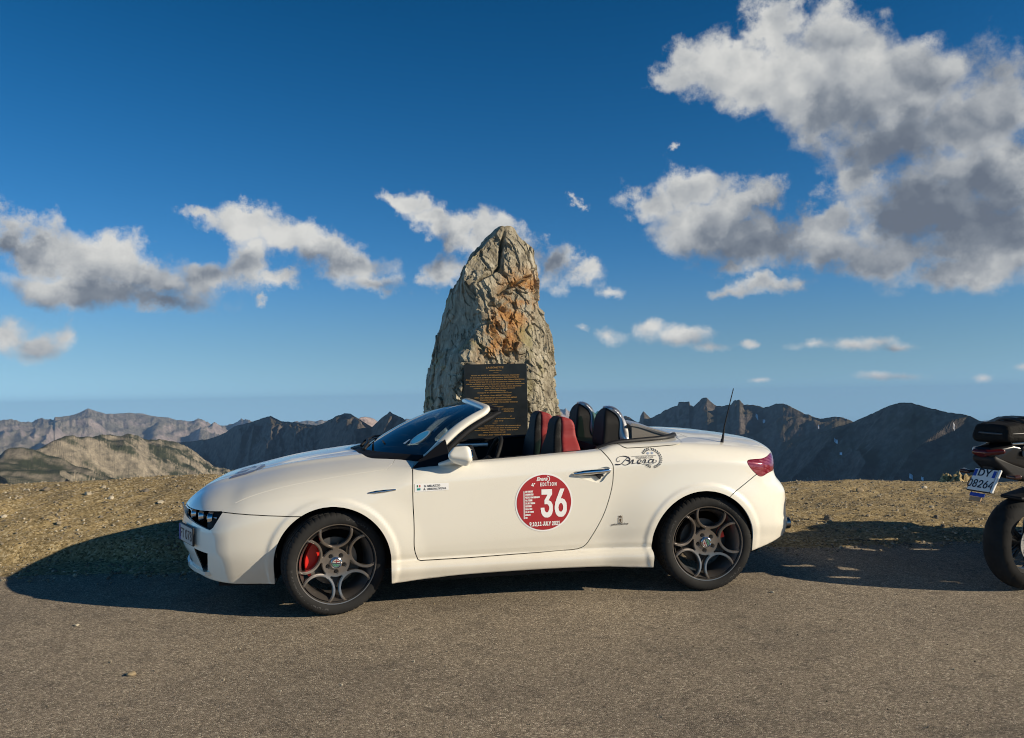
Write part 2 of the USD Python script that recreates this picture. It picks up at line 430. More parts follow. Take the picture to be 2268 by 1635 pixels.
# ---------------------------------------------------------------- ground
def view_ray(px, py):
    """Slopes (sideways, down) per metre of depth of a direction given in a 2268 pixel wide picture."""
    x, y = px - 1134, py - 817.5
    return (x - y * ROLL) / 1764, (y + x * ROLL) / 1764
fb = meshkit.fbm
def road_edge(X):
    X = np.asarray(X, float)
    p = np.stack([X * .55, X * 0 + 3.3, X * 0], -1); q = np.stack([X * 3.1, X * 0 + 8.3, X * 0], -1)
    return 6.30 + (np.clip(X, -12, 12) + 3.9) * .072 + (fb(p, 3, 5) - .5) * .34 + (fb(q, 3, 9) - .5) * .13
CREST_X = [-30, -9, -6.3, -4.9, -3.6, -1.5, 0, 2.0, 3.5, 5.7, 9, 30]
CREST_Z = [.3, .41, .436, .462, .476, .34, .16, .08, .047, .0, -.02, -.05]
CREST_Y = [9.0, 8.6, 8.45, 8.45, 8.45, 9.0, 9.9, 9.9, 9.9, 9.9, 10.2, 11]
def ground_z(X, Y):
    X, Y = np.asarray(X, float), np.asarray(Y, float)
    e = road_edge(X)
    cx = np.interp(X, np.linspace(-30, 30, 241), gaussian_filter1d(np.interp(np.linspace(-30, 30, 241), CREST_X, CREST_Z), 3))
    cy = np.interp(X, np.linspace(-30, 30, 241), gaussian_filter1d(np.interp(np.linspace(-30, 30, 241), CREST_X, CREST_Y), 3)) + (fb(np.stack([X * .8, X * 0, X * 0], -1), 3, 3) - .5) * .7
    d = Y - e
    z = np.clip(d * .10, -.02, .018)
    t = np.clip((Y - e - .2) / (cy - e - .2), 0, 2)
    tt = np.clip(t + .02, 0, 1.2) ** np.interp(X, [-1.0, 1.5], [.50, 1.2]); z = z + cx * (tt - .02) * sstep(t, 0, .12) * (1 - .12 * sstep(t, .9, 1.2))
    n1 = fb(np.stack([X * 1.1, Y * 1.6, X * 0], -1), 4, 21) - .5
    n2 = fb(np.stack([X * 5.0, Y * 5.0, X * 0], -1), 4, 22) - .5
    n3 = np.abs(fb(np.stack([X * 17, Y * 17, X * 0], -1), 3, 23) - .5)
    m = sstep(d, .05, .6)
    z = z + m * (n1 * .075 + n2 * .034 - n3 * .028) + (1 - m) * (n2 * .012)
    over = np.maximum(Y - cy, 0)
    z = z - np.where(over > 0, .55 * over * sstep(over, 0, 1.6), 0)
    return z
def asphalt():
    N = {'g': ('geometry', {}), 'v': ('voronoi_texture', {'feature': 'f1', 'scale': 135.0, 'randomness': 1.0}), 'v2': ('voronoi_texture', {'feature': 'f1', 'scale': 300.0}),
         's': ('separate_color', {}), 'r': ('rgb_ramp', {'ramp': [(0.0, (.115, .093, .066)), (0.30, (.205, .168, .121)), (0.62, (.285, .236, .171)), (0.88, (.365, .305, .223)), (1.0, (.60, .52, .40))]}),
         'n': ('noise_texture', {'scale': 0.55, 'detail': 8.0, 'roughness': 0.66}), 'nr': ('rgb_ramp', {'ramp': [(0.30, (.66, .66, .67)), (0.70, (1.18, 1.16, 1.11))]}),
         'm': ('mix', {'mix_type': 'multiply', 'fac': 1.0}), 'd': ('math', {'math_type': 'multiply_add', 'value2': -1.0, 'value3': 1.0}), 'd2': ('math', {'math_type': 'multiply_add', 'value2': 0.5}),
         'b': ('bump', {'strength': 0.7, 'distance': 0.005}), 'p': ('principled_bsdf', {'roughness': 0.86, 'specular_ior_level': 0.35}),
         'pn': ('noise_texture', {'scale': 7.0, 'detail': 4.0}), 'pr': ('rgb_ramp', {'ramp': [(0.36, (.66, .66, .67)), (0.44, (1.0, 1.0, 1.0))]}), 'm2': ('mix', {'mix_type': 'multiply', 'fac': 0.6})}
    L = [('g.position', 'v.vector'), ('g.position', 'v2.vector'), ('g.position', 'n.vector'), ('g.position', 'pn.vector'), ('v.color', 's.color'), ('s.r', 'r.fac'), ('n.fac', 'nr.fac'), ('r.color', 'm.color1'), ('nr.color', 'm.color2'),
         ('pn.fac', 'pr.fac'), ('m.color', 'm2.color1'), ('pr.color', 'm2.color2'), ('m2.color', 'p.base_color'), ('v.distance', 'd.value1'), ('v2.distance', 'd2.value1'), ('d.value', 'd2.value3'), ('d2.value', 'b.height'), ('b.normal', 'p.normal')]
    return mat('asphalt', N, L)
def gravel_mat():
    N = {'g': ('geometry', {}), 'v': ('voronoi_texture', {'feature': 'f1', 'scale': 62.0}), 's': ('separate_color', {}),
         'r': ('rgb_ramp', {'ramp': [(0.0, (.13, .098, .048)), (0.4, (.29, .222, .112)), (0.75, (.37, .287, .15)), (1.0, (.50, .42, .27))]}),
         'n': ('noise_texture', {'scale': 1.3, 'detail': 8.0, 'roughness': 0.65}), 'nr': ('rgb_ramp', {'ramp': [(0.30, (.66, .66, .68)), (0.72, (1.16, 1.13, 1.05))]}),
         'm': ('mix', {'mix_type': 'multiply', 'fac': 1.0}), 'n2': ('noise_texture', {'scale': 45.0, 'detail': 5.0, 'roughness': 0.7}), 'd': ('math', {'math_type': 'multiply_add', 'value2': -0.6}),
         'b': ('bump', {'strength': 0.55, 'distance': 0.009}), 'p': ('principled_bsdf', {'roughness': 0.95, 'specular_ior_level': 0.2})}
    L = [('g.position', 'v.vector'), ('g.position', 'n.vector'), ('g.position', 'n2.vector'), ('v.color', 's.color'), ('s.r', 'r.fac'), ('n.fac', 'nr.fac'), ('r.color', 'm.color1'), ('nr.color', 'm.color2'), ('m.color', 'p.base_color'),
         ('v.distance', 'd.value1'), ('n2.fac', 'd.value3'), ('d.value', 'b.height'), ('b.normal', 'p.normal')]
    return mat('gravel', N, L)
def struct(name, mesh, m, smooth=True, kind='structure'):
    p = obj(name, mesh, m, smooth=smooth)
    stage.GetPrimAtPath(p).SetCustomDataByKey('kind', kind)
    return p
ASPHALT, GRAVEL = asphalt(), gravel_mat()
xs = np.r_[np.linspace(-60, -9.3, 30), np.arange(-9, 9.01, .15), np.linspace(9.3, 60, 30)]
ysr = np.r_[np.linspace(-40, 0, 12), np.arange(.5, 8.01, .25)]
gx, gy = np.meshgrid(xs, ysr, indexing='ij')
struct('road', grid_mesh(np.stack([gx, gy, (fb(np.stack([gx * .4, gy * .4, gx * 0], -1), 2, 40) - .5) * .006 - .003], -1)), ASPHALT)
xs = np.r_[np.linspace(-60, -9.2, 60), np.arange(-9, 9.001, .03), np.linspace(9.2, 60, 60)]
vv_ = np.r_[np.linspace(0, 1, 150) * 4.3, 4.3 + np.linspace(.04, 1, 30) ** 2 * 14]
gx, vg = np.meshgrid(xs, vv_, indexing='ij')
gy = road_edge(gx) - .12 + vg
struct('gravel_terrace', grid_mesh(np.stack([gx, gy, ground_z(gx, gy)], -1)), GRAVEL)
# land far below, out to the horizon
VALLEY = pbr('valley_ground', (.085, .085, .06), .95, vary=.35, scale=.002)
bx, by = np.meshgrid(np.linspace(-60000, 60000, 40), np.r_[16, 60, 300, 1000, 3000, 9000, 25000, 60000], indexing='ij')
struct('valley', grid_mesh(np.stack([bx, by, np.interp(by, [16, 60, 300, 1000, 3000, 9000, 25000, 60000], [-6, -30, -140, -420, -900, -1700, -3300, -6000])], -1)), VALLEY)

# ---------------------------------------------------------------- mountains, each a ridge with its own distance and slopes
def rock_slopes(name, c_rock, c_dark, c_grass, grass, scale, rel):
    N = {'g': ('geometry', {}), 'n': ('noise_texture', {'scale': scale, 'detail': 9.0, 'roughness': 0.66}), 'n2': ('noise_texture', {'scale': scale * 5, 'detail': 6.0, 'roughness': 0.7}),
         'r': ('rgb_ramp', {'ramp': [(0.32, c_dark), (0.66, c_rock)]}), 'sx': ('separate_xyz', {}), 'a': ('math', {'math_type': 'multiply_add', 'value2': 1.1}), 'gr': ('map_range', {'range_type': 'smoothstep', 'from_min': grass, 'from_max': grass + .28, 'to_min': 0.0, 'to_max': 1.0, 'clamp': True}),
         'm': ('mix', {'mix_type': 'mix', 'color2': c_grass}), 'b': ('bump', {'strength': 0.9, 'distance': rel}), 'p': ('principled_bsdf', {'roughness': 0.95, 'specular_ior_level': 0.1})}
    L = [('g.position', 'n.vector'), ('g.position', 'n2.vector'), ('n2.fac', 'r.fac'), ('g.normal', 'sx.vector'), ('n.fac', 'a.value1'), ('sx.z', 'a.value3'), ('a.value', 'gr.value'), ('gr.result', 'm.fac'), ('r.color', 'm.color1'),
         ('m.color', 'p.base_color'), ('n2.fac', 'b.height'), ('b.normal', 'p.normal')]
    return mat(name, N, L)
def ridge(name, pts, R0, R1, material, seed, rough=.05, spur=7.0, jag=.9, bottom_px=1130, reach=.42, step=1.3, margin=70, rows=70, pw=.85, snow=()):
    p = np.array(pts, float)
    px = np.arange(p[0, 0] - margin, p[-1, 0] + margin, step)
    py = np.interp(px, p[:, 0], p[:, 1])
    out = np.maximum(p[0, 0] - px, 0) + np.maximum(px - p[-1, 0], 0)
    py = py + out * .55
    z0 = np.zeros_like(px)
    py = py + jag * 2 * (fb(np.stack([px * .11, z0 + seed, z0], -1), 4, seed) - .5)
    a, b = view_ray(px, py)
    bb = view_ray(px, np.full_like(px, bottom_px))[1]
    fr = np.clip((px - p[0, 0]) / (p[-1, 0] - p[0, 0]), -.3, 1.3)
    Rr = R0 + (R1 - R0) * fr
    Rm = Rr.mean()
    t = np.r_[-np.linspace(1, .06, 8) ** 1.5, np.linspace(0, 1, rows) ** 1.15]
    A, Tt = np.meshgrid(np.arange(len(px)), t, indexing='ij')
    aa, RR, bc, bbm = a[A], Rr[A], b[A], bb[A]
    pos = np.clip(Tt, 0, 1)
    Yd = RR * (1 - reach * pos) + np.where(Tt < 0, -Tt * RR * .35, 0)
    zc = -bc * RR
    zb = -bbm * RR * (1 - reach)
    Z = zc + (zb - zc) * pos ** pw
    Z = np.where(Tt < 0, zc + Tt * RR * .16, Z)
    # spurs and gullies: ridged noise drawn out down the slope, then crags of every size
    Lx = Rm * .085
    U, V = aa * Rr[A] / Lx, Yd / Lx
    wv = fb(np.stack([U * .8, V * .8, U * 0 + seed], -1), 3, seed + 1) - .5
    def rid(k, stretch, oc, sd):
        return 1 - np.abs(fb(np.stack([U * k + wv * 1.6, (V - wv) * k * stretch, U * 0 + sd], -1), oc, sd) - .5) * 2
    sp = rid(.75, .30, 3, seed + 2) - .75
    U, V = U * .82 - V * .57, U * .57 + V * .82
    cr = rid(2.6, .8, 4, seed + 3) - .75
    fi = rid(9.0, 1.0, 3, seed + 4) - .75
    env = sstep(pos, 0, .22)
    dz = Lx * rough * (.42 * sp * env + .085 * cr * sstep(pos, 0, .06) + .020 * fi * sstep(pos, 0, .02))
    fine = 0
    P = np.stack([aa * Yd, Yd, CAM_H + Z + dz + fine], -1)
    path = struct(name, grid_mesh(P), material, smooth=True)
    for (sx, sy, w, h) in snow:
        # the slope cells that a patch of old snow covers, laid a little proud of the rock
        D = P.copy(); D[..., 2] -= CAM_H
        uu, vv = D[..., 0] / D[..., 1] * 1764, -D[..., 2] / D[..., 1] * 1764
        ex, ey = 1134 + uu + vv * ROLL, 817.5 + vv - uu * ROLL
        ex, ey = ex[:, 8:], ey[:, 8:]
        i0, j0 = np.unravel_index(np.argmin((ex - sx) ** 2 + (ey - sy) ** 2), ex.shape); j0 += 8
        a_, b_ = max(1, int(w / step / 2)), 1
        sl = P[max(0, i0 - a_):i0 + a_ + 1, max(9, j0 - b_):j0 + b_ + 1]
        if min(sl.shape[:2]) > 1:
            obj('snow_patch', grid_mesh(sl + np.array([-.4, -1.0, 1.0]) * Rm * .0012), SNOW, path, smooth=True)
    return path
SNOW = pbr('old_snow', (.62, .64, .68), .8)
def c6(pts): return [(u / 2.409, 858.2 + v / 2.409) for u, v in pts]
def c7(pts): return [(1273.5 + u / 2.2806, 830.6 + v / 2.2806) for u, v in pts]
M_FAR = rock_slopes('far_rock', (.36, .30, .27), (.17, .14, .13), (.20, .18, .14), 1.26, .0016, 60)
M_SPUR = rock_slopes('pale_scree', (.31, .265, .195), (.09, .08, .06), (.045, .05, .028), 1.26, .008, 4)
M_DARK = rock_slopes('dark_slate', (.150, .125, .105), (.035, .031, .029), (.070, .060, .040), 1.22, .006, 8)
M_PINK = rock_slopes('pink_rock', (.46, .35, .30), (.24, .19, .17), (.30, .25, .2), 1.5, .004, 30)
MTN_FAR_LEFT = c6([(0, 208), (80, 197), (160, 203), (230, 182), (285, 185), (292, 160), (370, 152), (430, 132), (470, 112), (500, 122), (560, 140), (620, 140), (690, 135), (760, 140), (830, 158), (900, 160), (950, 178), (1000, 190), (1060, 180), (1130, 198), (1200, 205), (1245, 205), (1285, 182), (1300, 190), (1400, 215)])
ridge('far_mountain', MTN_FAR_LEFT, 13000, 15500, M_FAR, 11, rough=1.6, jag=1.2, reach=.35, bottom_px=1060, margin=110)
ridge('far_mountain', [(560, 948), (700, 940), (880, 938), (1010, 930), (1180, 912), (1235, 908), (1262, 916), (1300, 934), (1340, 926), (1420, 938), (1500, 960), (1700, 965), (2000, 958), (2200, 940), (2300, 935)], 17000, 19000, M_FAR, 17, rough=1.3, jag=1.2, bottom_px=1040)
ridge('pink_peak', c6([(1880, 190), (1905, 168), (1925, 160), (1950, 158), (1975, 160), (2000, 172), (2020, 185), (2060, 215)]), 9000, 10500, M_PINK, 23, rough=1.2, jag=1.2, margin=20, step=.8)
ridge('sunlit_spur', c6([(0, 392), (60, 370), (130, 350), (250, 335), (330, 302), (420, 292), (470, 275), (530, 272), (560, 268), (620, 278), (700, 266), (740, 264), (790, 282), (850, 276), (900, 285), (960, 300), (1020, 330), (1100, 400)]), 2700, 3700, M_SPUR, 31, rough=2.1, jag=1.6, reach=.22, bottom_px=1110, margin=90, pw=.95)
ridge('slate_ridge', c6([(760, 380), (860, 320), (930, 296), (1000, 290), (1100, 277), (1160, 262), (1200, 243), (1250, 210), (1330, 187), (1400, 165), (1445, 152), (1500, 180), (1570, 185), (1620, 195), (1690, 203), (1740, 185), (1790, 155), (1840, 137), (1870, 140), (1910, 165), (1950, 190), (1985, 212), (2010, 188), (2040, 160), (2065, 145), (2080, 127), (2095, 138), (2110, 145), (2150, 165), (2175, 185), (2230, 222), (2320, 250)]), 6400, 3300, M_DARK, 41, rough=1.7, jag=1.2, reach=.17, bottom_px=1120, margin=60)
ridge('craggy_ridge', c7([(200, 262), (250, 208), (275, 212), (305, 232), (324, 240), (330, 205), (345, 181), (365, 200), (382, 216), (400, 209), (450, 182), (480, 166), (518, 155), (523, 136), (577, 135), (583, 155), (600, 158), (640, 120), (665, 114), (690, 138), (715, 160), (760, 153), (785, 150), (800, 130), (830, 124), (855, 150), (900, 150), (950, 165), (975, 160), (1000, 150), (1050, 143), (1090, 160), (1150, 190), (1200, 212), (1240, 222), (1310, 212), (1350, 214), (1395, 230), (1450, 260), (1600, 300)]), 5600, 3900, M_DARK, 53, rough=1.7, jag=2.0, reach=.17, bottom_px=1130, margin=40, snow=[(1677, 925, 7, 2), (1693, 934, 7, 3), (1812, 949, 5, 1)])
ridge('rounded_summit', c7([(1000, 420), (1150, 330), (1290, 272), (1400, 240), (1480, 203), (1580, 158), (1640, 140), (1700, 141), (1780, 164), (1880, 188), (1960, 199), (2000, 210), (2050, 234), (2080, 236), (2130, 213), (2200, 205), (2268, 208)]), 3400, 2300, M_DARK, 61, rough=1.5, jag=1.0, reach=.18, bottom_px=1130, margin=60, snow=[(1862, 1006, 7, 5), (2018, 1058, 8, 2), (2042, 1062, 7, 1), (2180, 943, 10, 2), (1852, 979, 8, 1), (2112, 946, 5, 1)])
# near knolls on the slope beyond the terrace
def knoll(name, px, py, d, w, h, seed, label):
    a, b = view_ray(px, py)
    n = 90
    X, Y = np.meshgrid(np.linspace(-1, 1, n), np.linspace(-1, 1, n), indexing='ij')
    r2 = X ** 2 + Y ** 2
    base = np.exp(-r2 * 2.4)
    q = np.stack([X * 3 + seed, Y * 3, X * 0], -1)
    nz = (fb(q, 5, seed) - .5) * .55 + np.abs(fb(q * 3.3, 4, seed + 1) - .5) * .5
    Z = h * (base * (1 + nz) + nz * .25 - .75 * r2)
    Z = Z - Z.max()
    P = np.stack([a * d + X * w, d + Y * w, CAM_H - b * d + Z], -1)
    p = obj(name, grid_mesh(P), GRAVEL, smooth=25)
    tag(stage.GetPrimAtPath(p), label, 'rock outcrop')
knoll('rock_outcrop', 2112, 1044, 13.5, 1.35, .85, 3, 'rocky rubble knoll beyond the gravel edge beside the motorcycle')
knoll('rock_outcrop', 1768, 1066, 12.5, .55, .35, 8, 'low rubble heap beyond the gravel edge just behind the car tail')

# ---------------------------------------------------------------- standing stone with its plaque
SY = 9.35
def c5(u, v, Y=SY):
    a, b = view_ray((1600 + u / 1.7213) / 1.806, (850 + v / 1.7213) / 1.806)
    return a * Y, CAM_H - b * Y
LEFT = [(655, 110), (640, 122), (600, 160), (560, 205), (490, 285), (430, 390), (370, 500), (320, 610), (290, 700), (255, 830), (235, 940), (200, 1060), (175, 1130), (160, 1220), (155, 1330), (150, 1450), (140, 1700), (130, 1950)]
RIGHT = [(788, 110), (796, 130), (805, 150), (860, 200), (905, 222), (935, 270), (950, 340), (950, 430), (955, 520), (975, 620), (1000, 700), (1020, 780), (1040, 880), (1055, 980), (1068, 1080), (1082, 1180), (1092, 1280), (1100, 1350), (1110, 1500), (1125, 1700), (1140, 1950)]
ARRIS = [(108, -.1), (200, -.55), (300, -.80), (430, -.80), (520, -.62), (600, -.34), (680, -.18), (780, -.14), (900, -.30), (1000, -.45), (1100, -.42), (1950, -.4)]
zl = np.array([c5(u, v) for u, v in LEFT]); zr = np.array([c5(u, v) for u, v in RIGHT])
ar = np.array([(c5(600, v)[1], k) for v, k in ARRIS])
Zt, Zb = zl[0, 1], -.15
nz_, na = 380, 420
zz = Zt - (Zt - Zb) * np.linspace(0, 1, nz_) ** 1.0
xl = np.interp(-zz, -zl[:, 1], zl[:, 0]); xr = np.interp(-zz, -zr[:, 1], zr[:, 0])
xl[0], xr[0] = xl[0] + .02, xr[0] - .02
ka = np.interp(-zz, -ar[:, 0], ar[:, 1])
ka = gaussian_filter1d(ka, 4)
xm, hw = (xl + xr) / 2, (xr - xl) / 2
dep = np.interp(zz, [0, 1.5, 2.6, 3.1], [.76, .66, .42, .12])
ang = np.linspace(0, 2 * PI, na, endpoint=False)
def section(k, d, w):
    """One cross-section: left edge, front arris at k, right edge, rounded back, all scaled to half width w and depth d."""
    key = np.array([(-1, .16), (-.93, -.06), (k - .06, -.97), (k + .04, -1.0), (k + .30, -.95), (.66, -.62), (.96, -.16), (1, .08), (.80, .55), (.3, .85), (-.35, .80), (-.82, .50)])
    key = np.vstack([key, key[:1]])
    s = np.r_[0, np.cumsum(np.linalg.norm(np.diff(key, axis=0), axis=1))]
    q = np.linspace(0, s[-1], na, endpoint=False)
    return np.stack([np.interp(q, s, key[:, 0]) * w, np.interp(q, s, key[:, 1]) * d], 1)
P = np.zeros((nz_, na, 3))
for i in range(nz_):
    s = section(float(ka[i]), dep[i], hw[i])
    P[i] = np.stack([xm[i] + s[:, 0], SY + s[:, 1], np.full(na, zz[i])], 1)
P[..., 0] = gaussian_filter1d(P[..., 0], 1.5, axis=1, mode='wrap'); P[..., 1] = gaussian_filter1d(gaussian_filter1d(P[..., 1], 1.5, axis=1, mode='wrap'), 2, axis=0)
du = np.roll(P, -1, 1) - np.roll(P, 1, 1); dv_ = np.gradient(P, axis=0)
nr = np.cross(du, dv_); nr /= np.linalg.norm(nr, axis=2, keepdims=True) + 1e-12
if (nr[nz_ // 2] * (P[nz_ // 2] - [xm[nz_ // 2], SY, zz[nz_ // 2]])).sum() < 0: nr = -nr
# schistose relief: slabs that run down and to the left, cracks, chips
W = P.copy(); W[..., 0] += .35 * P[..., 2]
w1 = fb(W * [2.2, 2.2, 1.2], 4, 71) - .5
from scipy.spatial import cKDTree
def chips(n, seed, stretch, off, tilt, jit):
    """Broken faces: each patch of the surface is its own slightly tilted plane."""
    r = np.random.default_rng(seed)
    lo, hi = np.array([-1.2, SY - .8, -.3]), np.array([1.2, SY + .8, 3.4])
    c = lo + (hi - lo) * r.random((n, 3))
    q = W.reshape(-1, 3) + (np.stack([fb(P * jit, 3, seed + k) for k in (1, 2, 3)], -1).reshape(-1, 3) - .5) * (1.2 / jit)
    m = np.array([1, 1, 1 / stretch])
    _, i = cKDTree(c * m).query(q * m)
    g = r.normal(size=(n, 3)) * tilt
    return ((r.random(n)[i] - .5) * 2 * off + ((q - c[i]) * g[i]).sum(1)).reshape(P.shape[:2])
w3 = np.abs(fb(W * [15, 15, 9] + w1[..., None] * 5, 4, 73) - .5)
w4 = fb(W * [52, 52, 30], 3, 74) - .5
q_ = W[..., 0] * 9 - W[..., 2] * 1.6 + W[..., 1] * 5 + w1 * 5.0
leaf = np.abs((q_ % 1.0) - .8) / .8 * sstep(fb(W * 2.6, 3, 79), .42, .6)
disp = w1 * .05 + chips(150, 1, 2.6, .012, .045, 3.0) + chips(1500, 2, 2.6, .008, .07, 6.0) + chips(14000, 3, 2.0, .0035, .12, 16.0) - w3 * .035 * sstep(fb(W * 3, 3, 78), .35, .6) + leaf * .016 + w4 * .008
# the deep rift near the top and the dark overhang under it
xs_n = (P[..., 0] - xm[:, None]) / hw[:, None]
def rift(pts, width, depth):
    q = np.array([c5(u, v) for u, v in pts])
    dd = np.full(P.shape[:2], 9.0)
    for a_, b_ in zip(q[:-1], q[1:]):
        ab = b_ - a_; pa = P[..., [0, 2]] - a_
        tt = np.clip((pa @ ab) / (ab @ ab), 0, 1)
        dd = np.minimum(dd, np.linalg.norm(pa - tt[..., None] * ab, axis=2))
    return -depth * np.exp(-(dd / width) ** 2) * (P[..., 1] < SY + .05)
disp = disp + rift([(722, 120), (705, 200), (695, 300), (690, 380), (640, 440), (545, 500)], .016, .10) + rift([(905, 450), (860, 470), (800, 510), (720, 550), (680, 590)], .015, .08) \
    + rift([(880, 270), (905, 350), (920, 420)], .014, .06) + rift([(620, 660), (660, 660), (720, 690)], .02, .06) + rift([(720, 900), (710, 960), (740, 985)], .02, .07)
disp = disp * np.where((xs_n < ka[:, None] - .02) & (P[..., 1] < SY + .2), .5, 1.0)
P = P + nr * (disp * np.minimum(1, np.linspace(0, 14, nz_))[:, None])[..., None]
# the two summit knobs
P[..., 2] += ((.030 * np.abs(np.sin((P[..., 0] - xm[0]) / .055)) - .02 + .05 * (fb(P * 9, 3, 90) - .5)) * sstep(zz, Zt - .16, Zt)[:, None])
PLY = 8.66
pa, pb = c5(440, 1047, PLY), c5(872, 1047, PLY); pbot = c5(440, 1600, PLY)[1]
inx = (P[..., 0] > pa[0] - .02) & (P[..., 0] < pb[0] + .01) & (P[..., 2] < pa[1] + .03) & (P[..., 1] < SY)
P[..., 1] = np.where(inx, np.maximum(P[..., 1], PLY + .022), P[..., 1])
v = P.reshape(-1, 3); v = np.vstack([v, [[xm[0], SY, Zt + .02]]])
f = []
i, j = np.meshgrid(np.arange(nz_ - 1), np.arange(na), indexing='ij')
q = np.stack([i * na + j, i * na + (j + 1) % na, (i + 1) * na + (j + 1) % na, (i + 1) * na + j], -1).reshape(-1, 4)
f = np.vstack([q[:, [0, 2, 1]], q[:, [0, 3, 2]], [(nz_ * na, k, (k + 1) % na) for k in range(na)]])
stone_mesh = trimesh.Trimesh(v, f, process=False)
if stone_mesh.volume < 0: stone_mesh.invert()
def stone_material():
    N = {'g': ('geometry', {}), 'mp': ('mapping', {'mapping_type': 'point', 'rotation': (0.0, 0.5, 0.0), 'scale': (1.0, 1.0, 0.45)}),
         'n': ('noise_texture', {'scale': 9.0, 'detail': 9.0, 'roughness': 0.72, 'distortion': 0.6}), 'n2': ('noise_texture', {'scale': 3.4, 'detail': 7.0, 'roughness': 0.7}), 'n3': ('noise_texture', {'scale': 46.0, 'detail': 6.0, 'roughness': 0.75}),
         'n4': ('noise_texture', {'scale': 2.6, 'detail': 5.0, 'roughness': 0.65}),
         'r': ('rgb_ramp', {'ramp': [(0.28, (.055, .045, .03)), (0.42, (.19, .16, .105)), (0.58, (.33, .295, .215)), (0.76, (.60, .56, .46))]}),
         'sx': ('separate_xyz', {}), 'st': ('math', {'math_type': 'absolute'}), 'su': ('math', {'math_type': 'subtract'}),
         'lx': ('math', {'math_type': 'multiply_add', 'value2': 0.33, 'value3': -0.72}), 'lz': ('map_range', {'range_type': 'smoothstep', 'from_min': 1.45, 'from_max': 1.8, 'to_min': 0.0, 'to_max': 1.0, 'clamp': True}), 'lt': ('map_range', {'range_type': 'smoothstep', 'from_min': 2.85, 'from_max': 2.5, 'to_min': 0.0, 'to_max': 1.0, 'clamp': True}),
         'll': ('math', {'math_type': 'multiply'}), 'lm': ('math', {'math_type': 'multiply'}),
         'rr': ('map_range', {'range_type': 'smoothstep', 'from_min': 0.34, 'from_max': 0.10, 'to_min': 0.0, 'to_max': 1.0, 'clamp': True}),
         'rm': ('math', {'math_type': 'multiply'}), 'rn': ('map_range', {'range_type': 'smoothstep', 'from_min': 0.40, 'from_max': 0.54, 'to_min': 0.0, 'to_max': 1.0, 'clamp': True}),
         'rust': ('rgb_ramp', {'ramp': [(0.3, (.10, .040, .012)), (0.5, (.30, .135, .032)), (0.72, (.46, .29, .08))]}), 'mx': ('mix', {'mix_type': 'mix'}),
         'mo': ('map_range', {'range_type': 'smoothstep', 'from_min': 0.56, 'from_max': 0.68, 'to_min': 0.0, 'to_max': 0.6, 'clamp': True}), 'mm': ('mix', {'mix_type': 'mix', 'color2': (.21, .185, .06)}),
         'b': ('bump', {'strength': 1.0, 'distance': 0.035}), 'b2': ('bump', {'strength': 0.7, 'distance': 0.012}), 'p': ('principled_bsdf', {'roughness': 0.62, 'specular_ior_level': 0.55})}
    L = [('g.position', 'mp.vector'), ('mp.vector', 'n.vector'), ('g.position', 'n2.vector'), ('g.position', 'n3.vector'), ('g.position', 'n4.vector'), ('n.fac', 'r.fac'),
         ('g.position', 'sx.vector'), ('sx.z', 'lx.value1'), ('sx.x', 'su.value1'), ('lx.value', 'su.value2'), ('su.value', 'st.value1'), ('st.value', 'rr.value'),
         ('sx.z', 'lz.value'), ('sx.z', 'lt.value'), ('lz.result', 'll.value1'), ('lt.result', 'll.value2'), ('rr.result', 'lm.value1'), ('ll.value', 'lm.value2'), ('lm.value', 'rm.value1'), ('n2.fac', 'rn.value'), ('rn.result', 'rm.value2'),
         ('n3.fac', 'rust.fac'), ('rm.value', 'mx.fac'), ('r.color', 'mx.color1'), ('rust.color', 'mx.color2'), ('n4.fac', 'mo.value'), ('mo.result', 'mm.fac'), ('mx.color', 'mm.color1'), ('mm.color', 'p.base_color'),
         ('n.fac', 'b.height'), ('n3.fac', 'b2.height'), ('b.normal', 'b2.normal'), ('b2.normal', 'p.normal')]
    return mat('mica_schist', N, L)
mono = thing('standing_stone', 'tall pointed rough stone with a dark inscribed plaque, standing behind the car', 'monument')
obj('stone', stone_mesh, stone_material(), mono, smooth=24)
GRANITE = pbr('black_granite', (.016, .017, .016), .22, vary=.5, scale=5)
GOLD = pbr('gold_lettering_paint', (.50, .27, .07), .45, .25)
pw_, ph_ = pb[0] - pa[0], pa[1] - pbot
plq = rbox(pw_, .04, ph_, .004)
plq.apply_translation([(pa[0] + pb[0]) / 2, PLY, (pa[1] + pbot) / 2])
plp = obj('plaque', plq, GRANITE, mono)
def c4(u, v):
    a, b = view_ray((1800 + u / 5.109) / 1.806, (1440 + v / 5.109) / 1.806)
    return a * (PLY - .02), CAM_H - b * (PLY - .02)
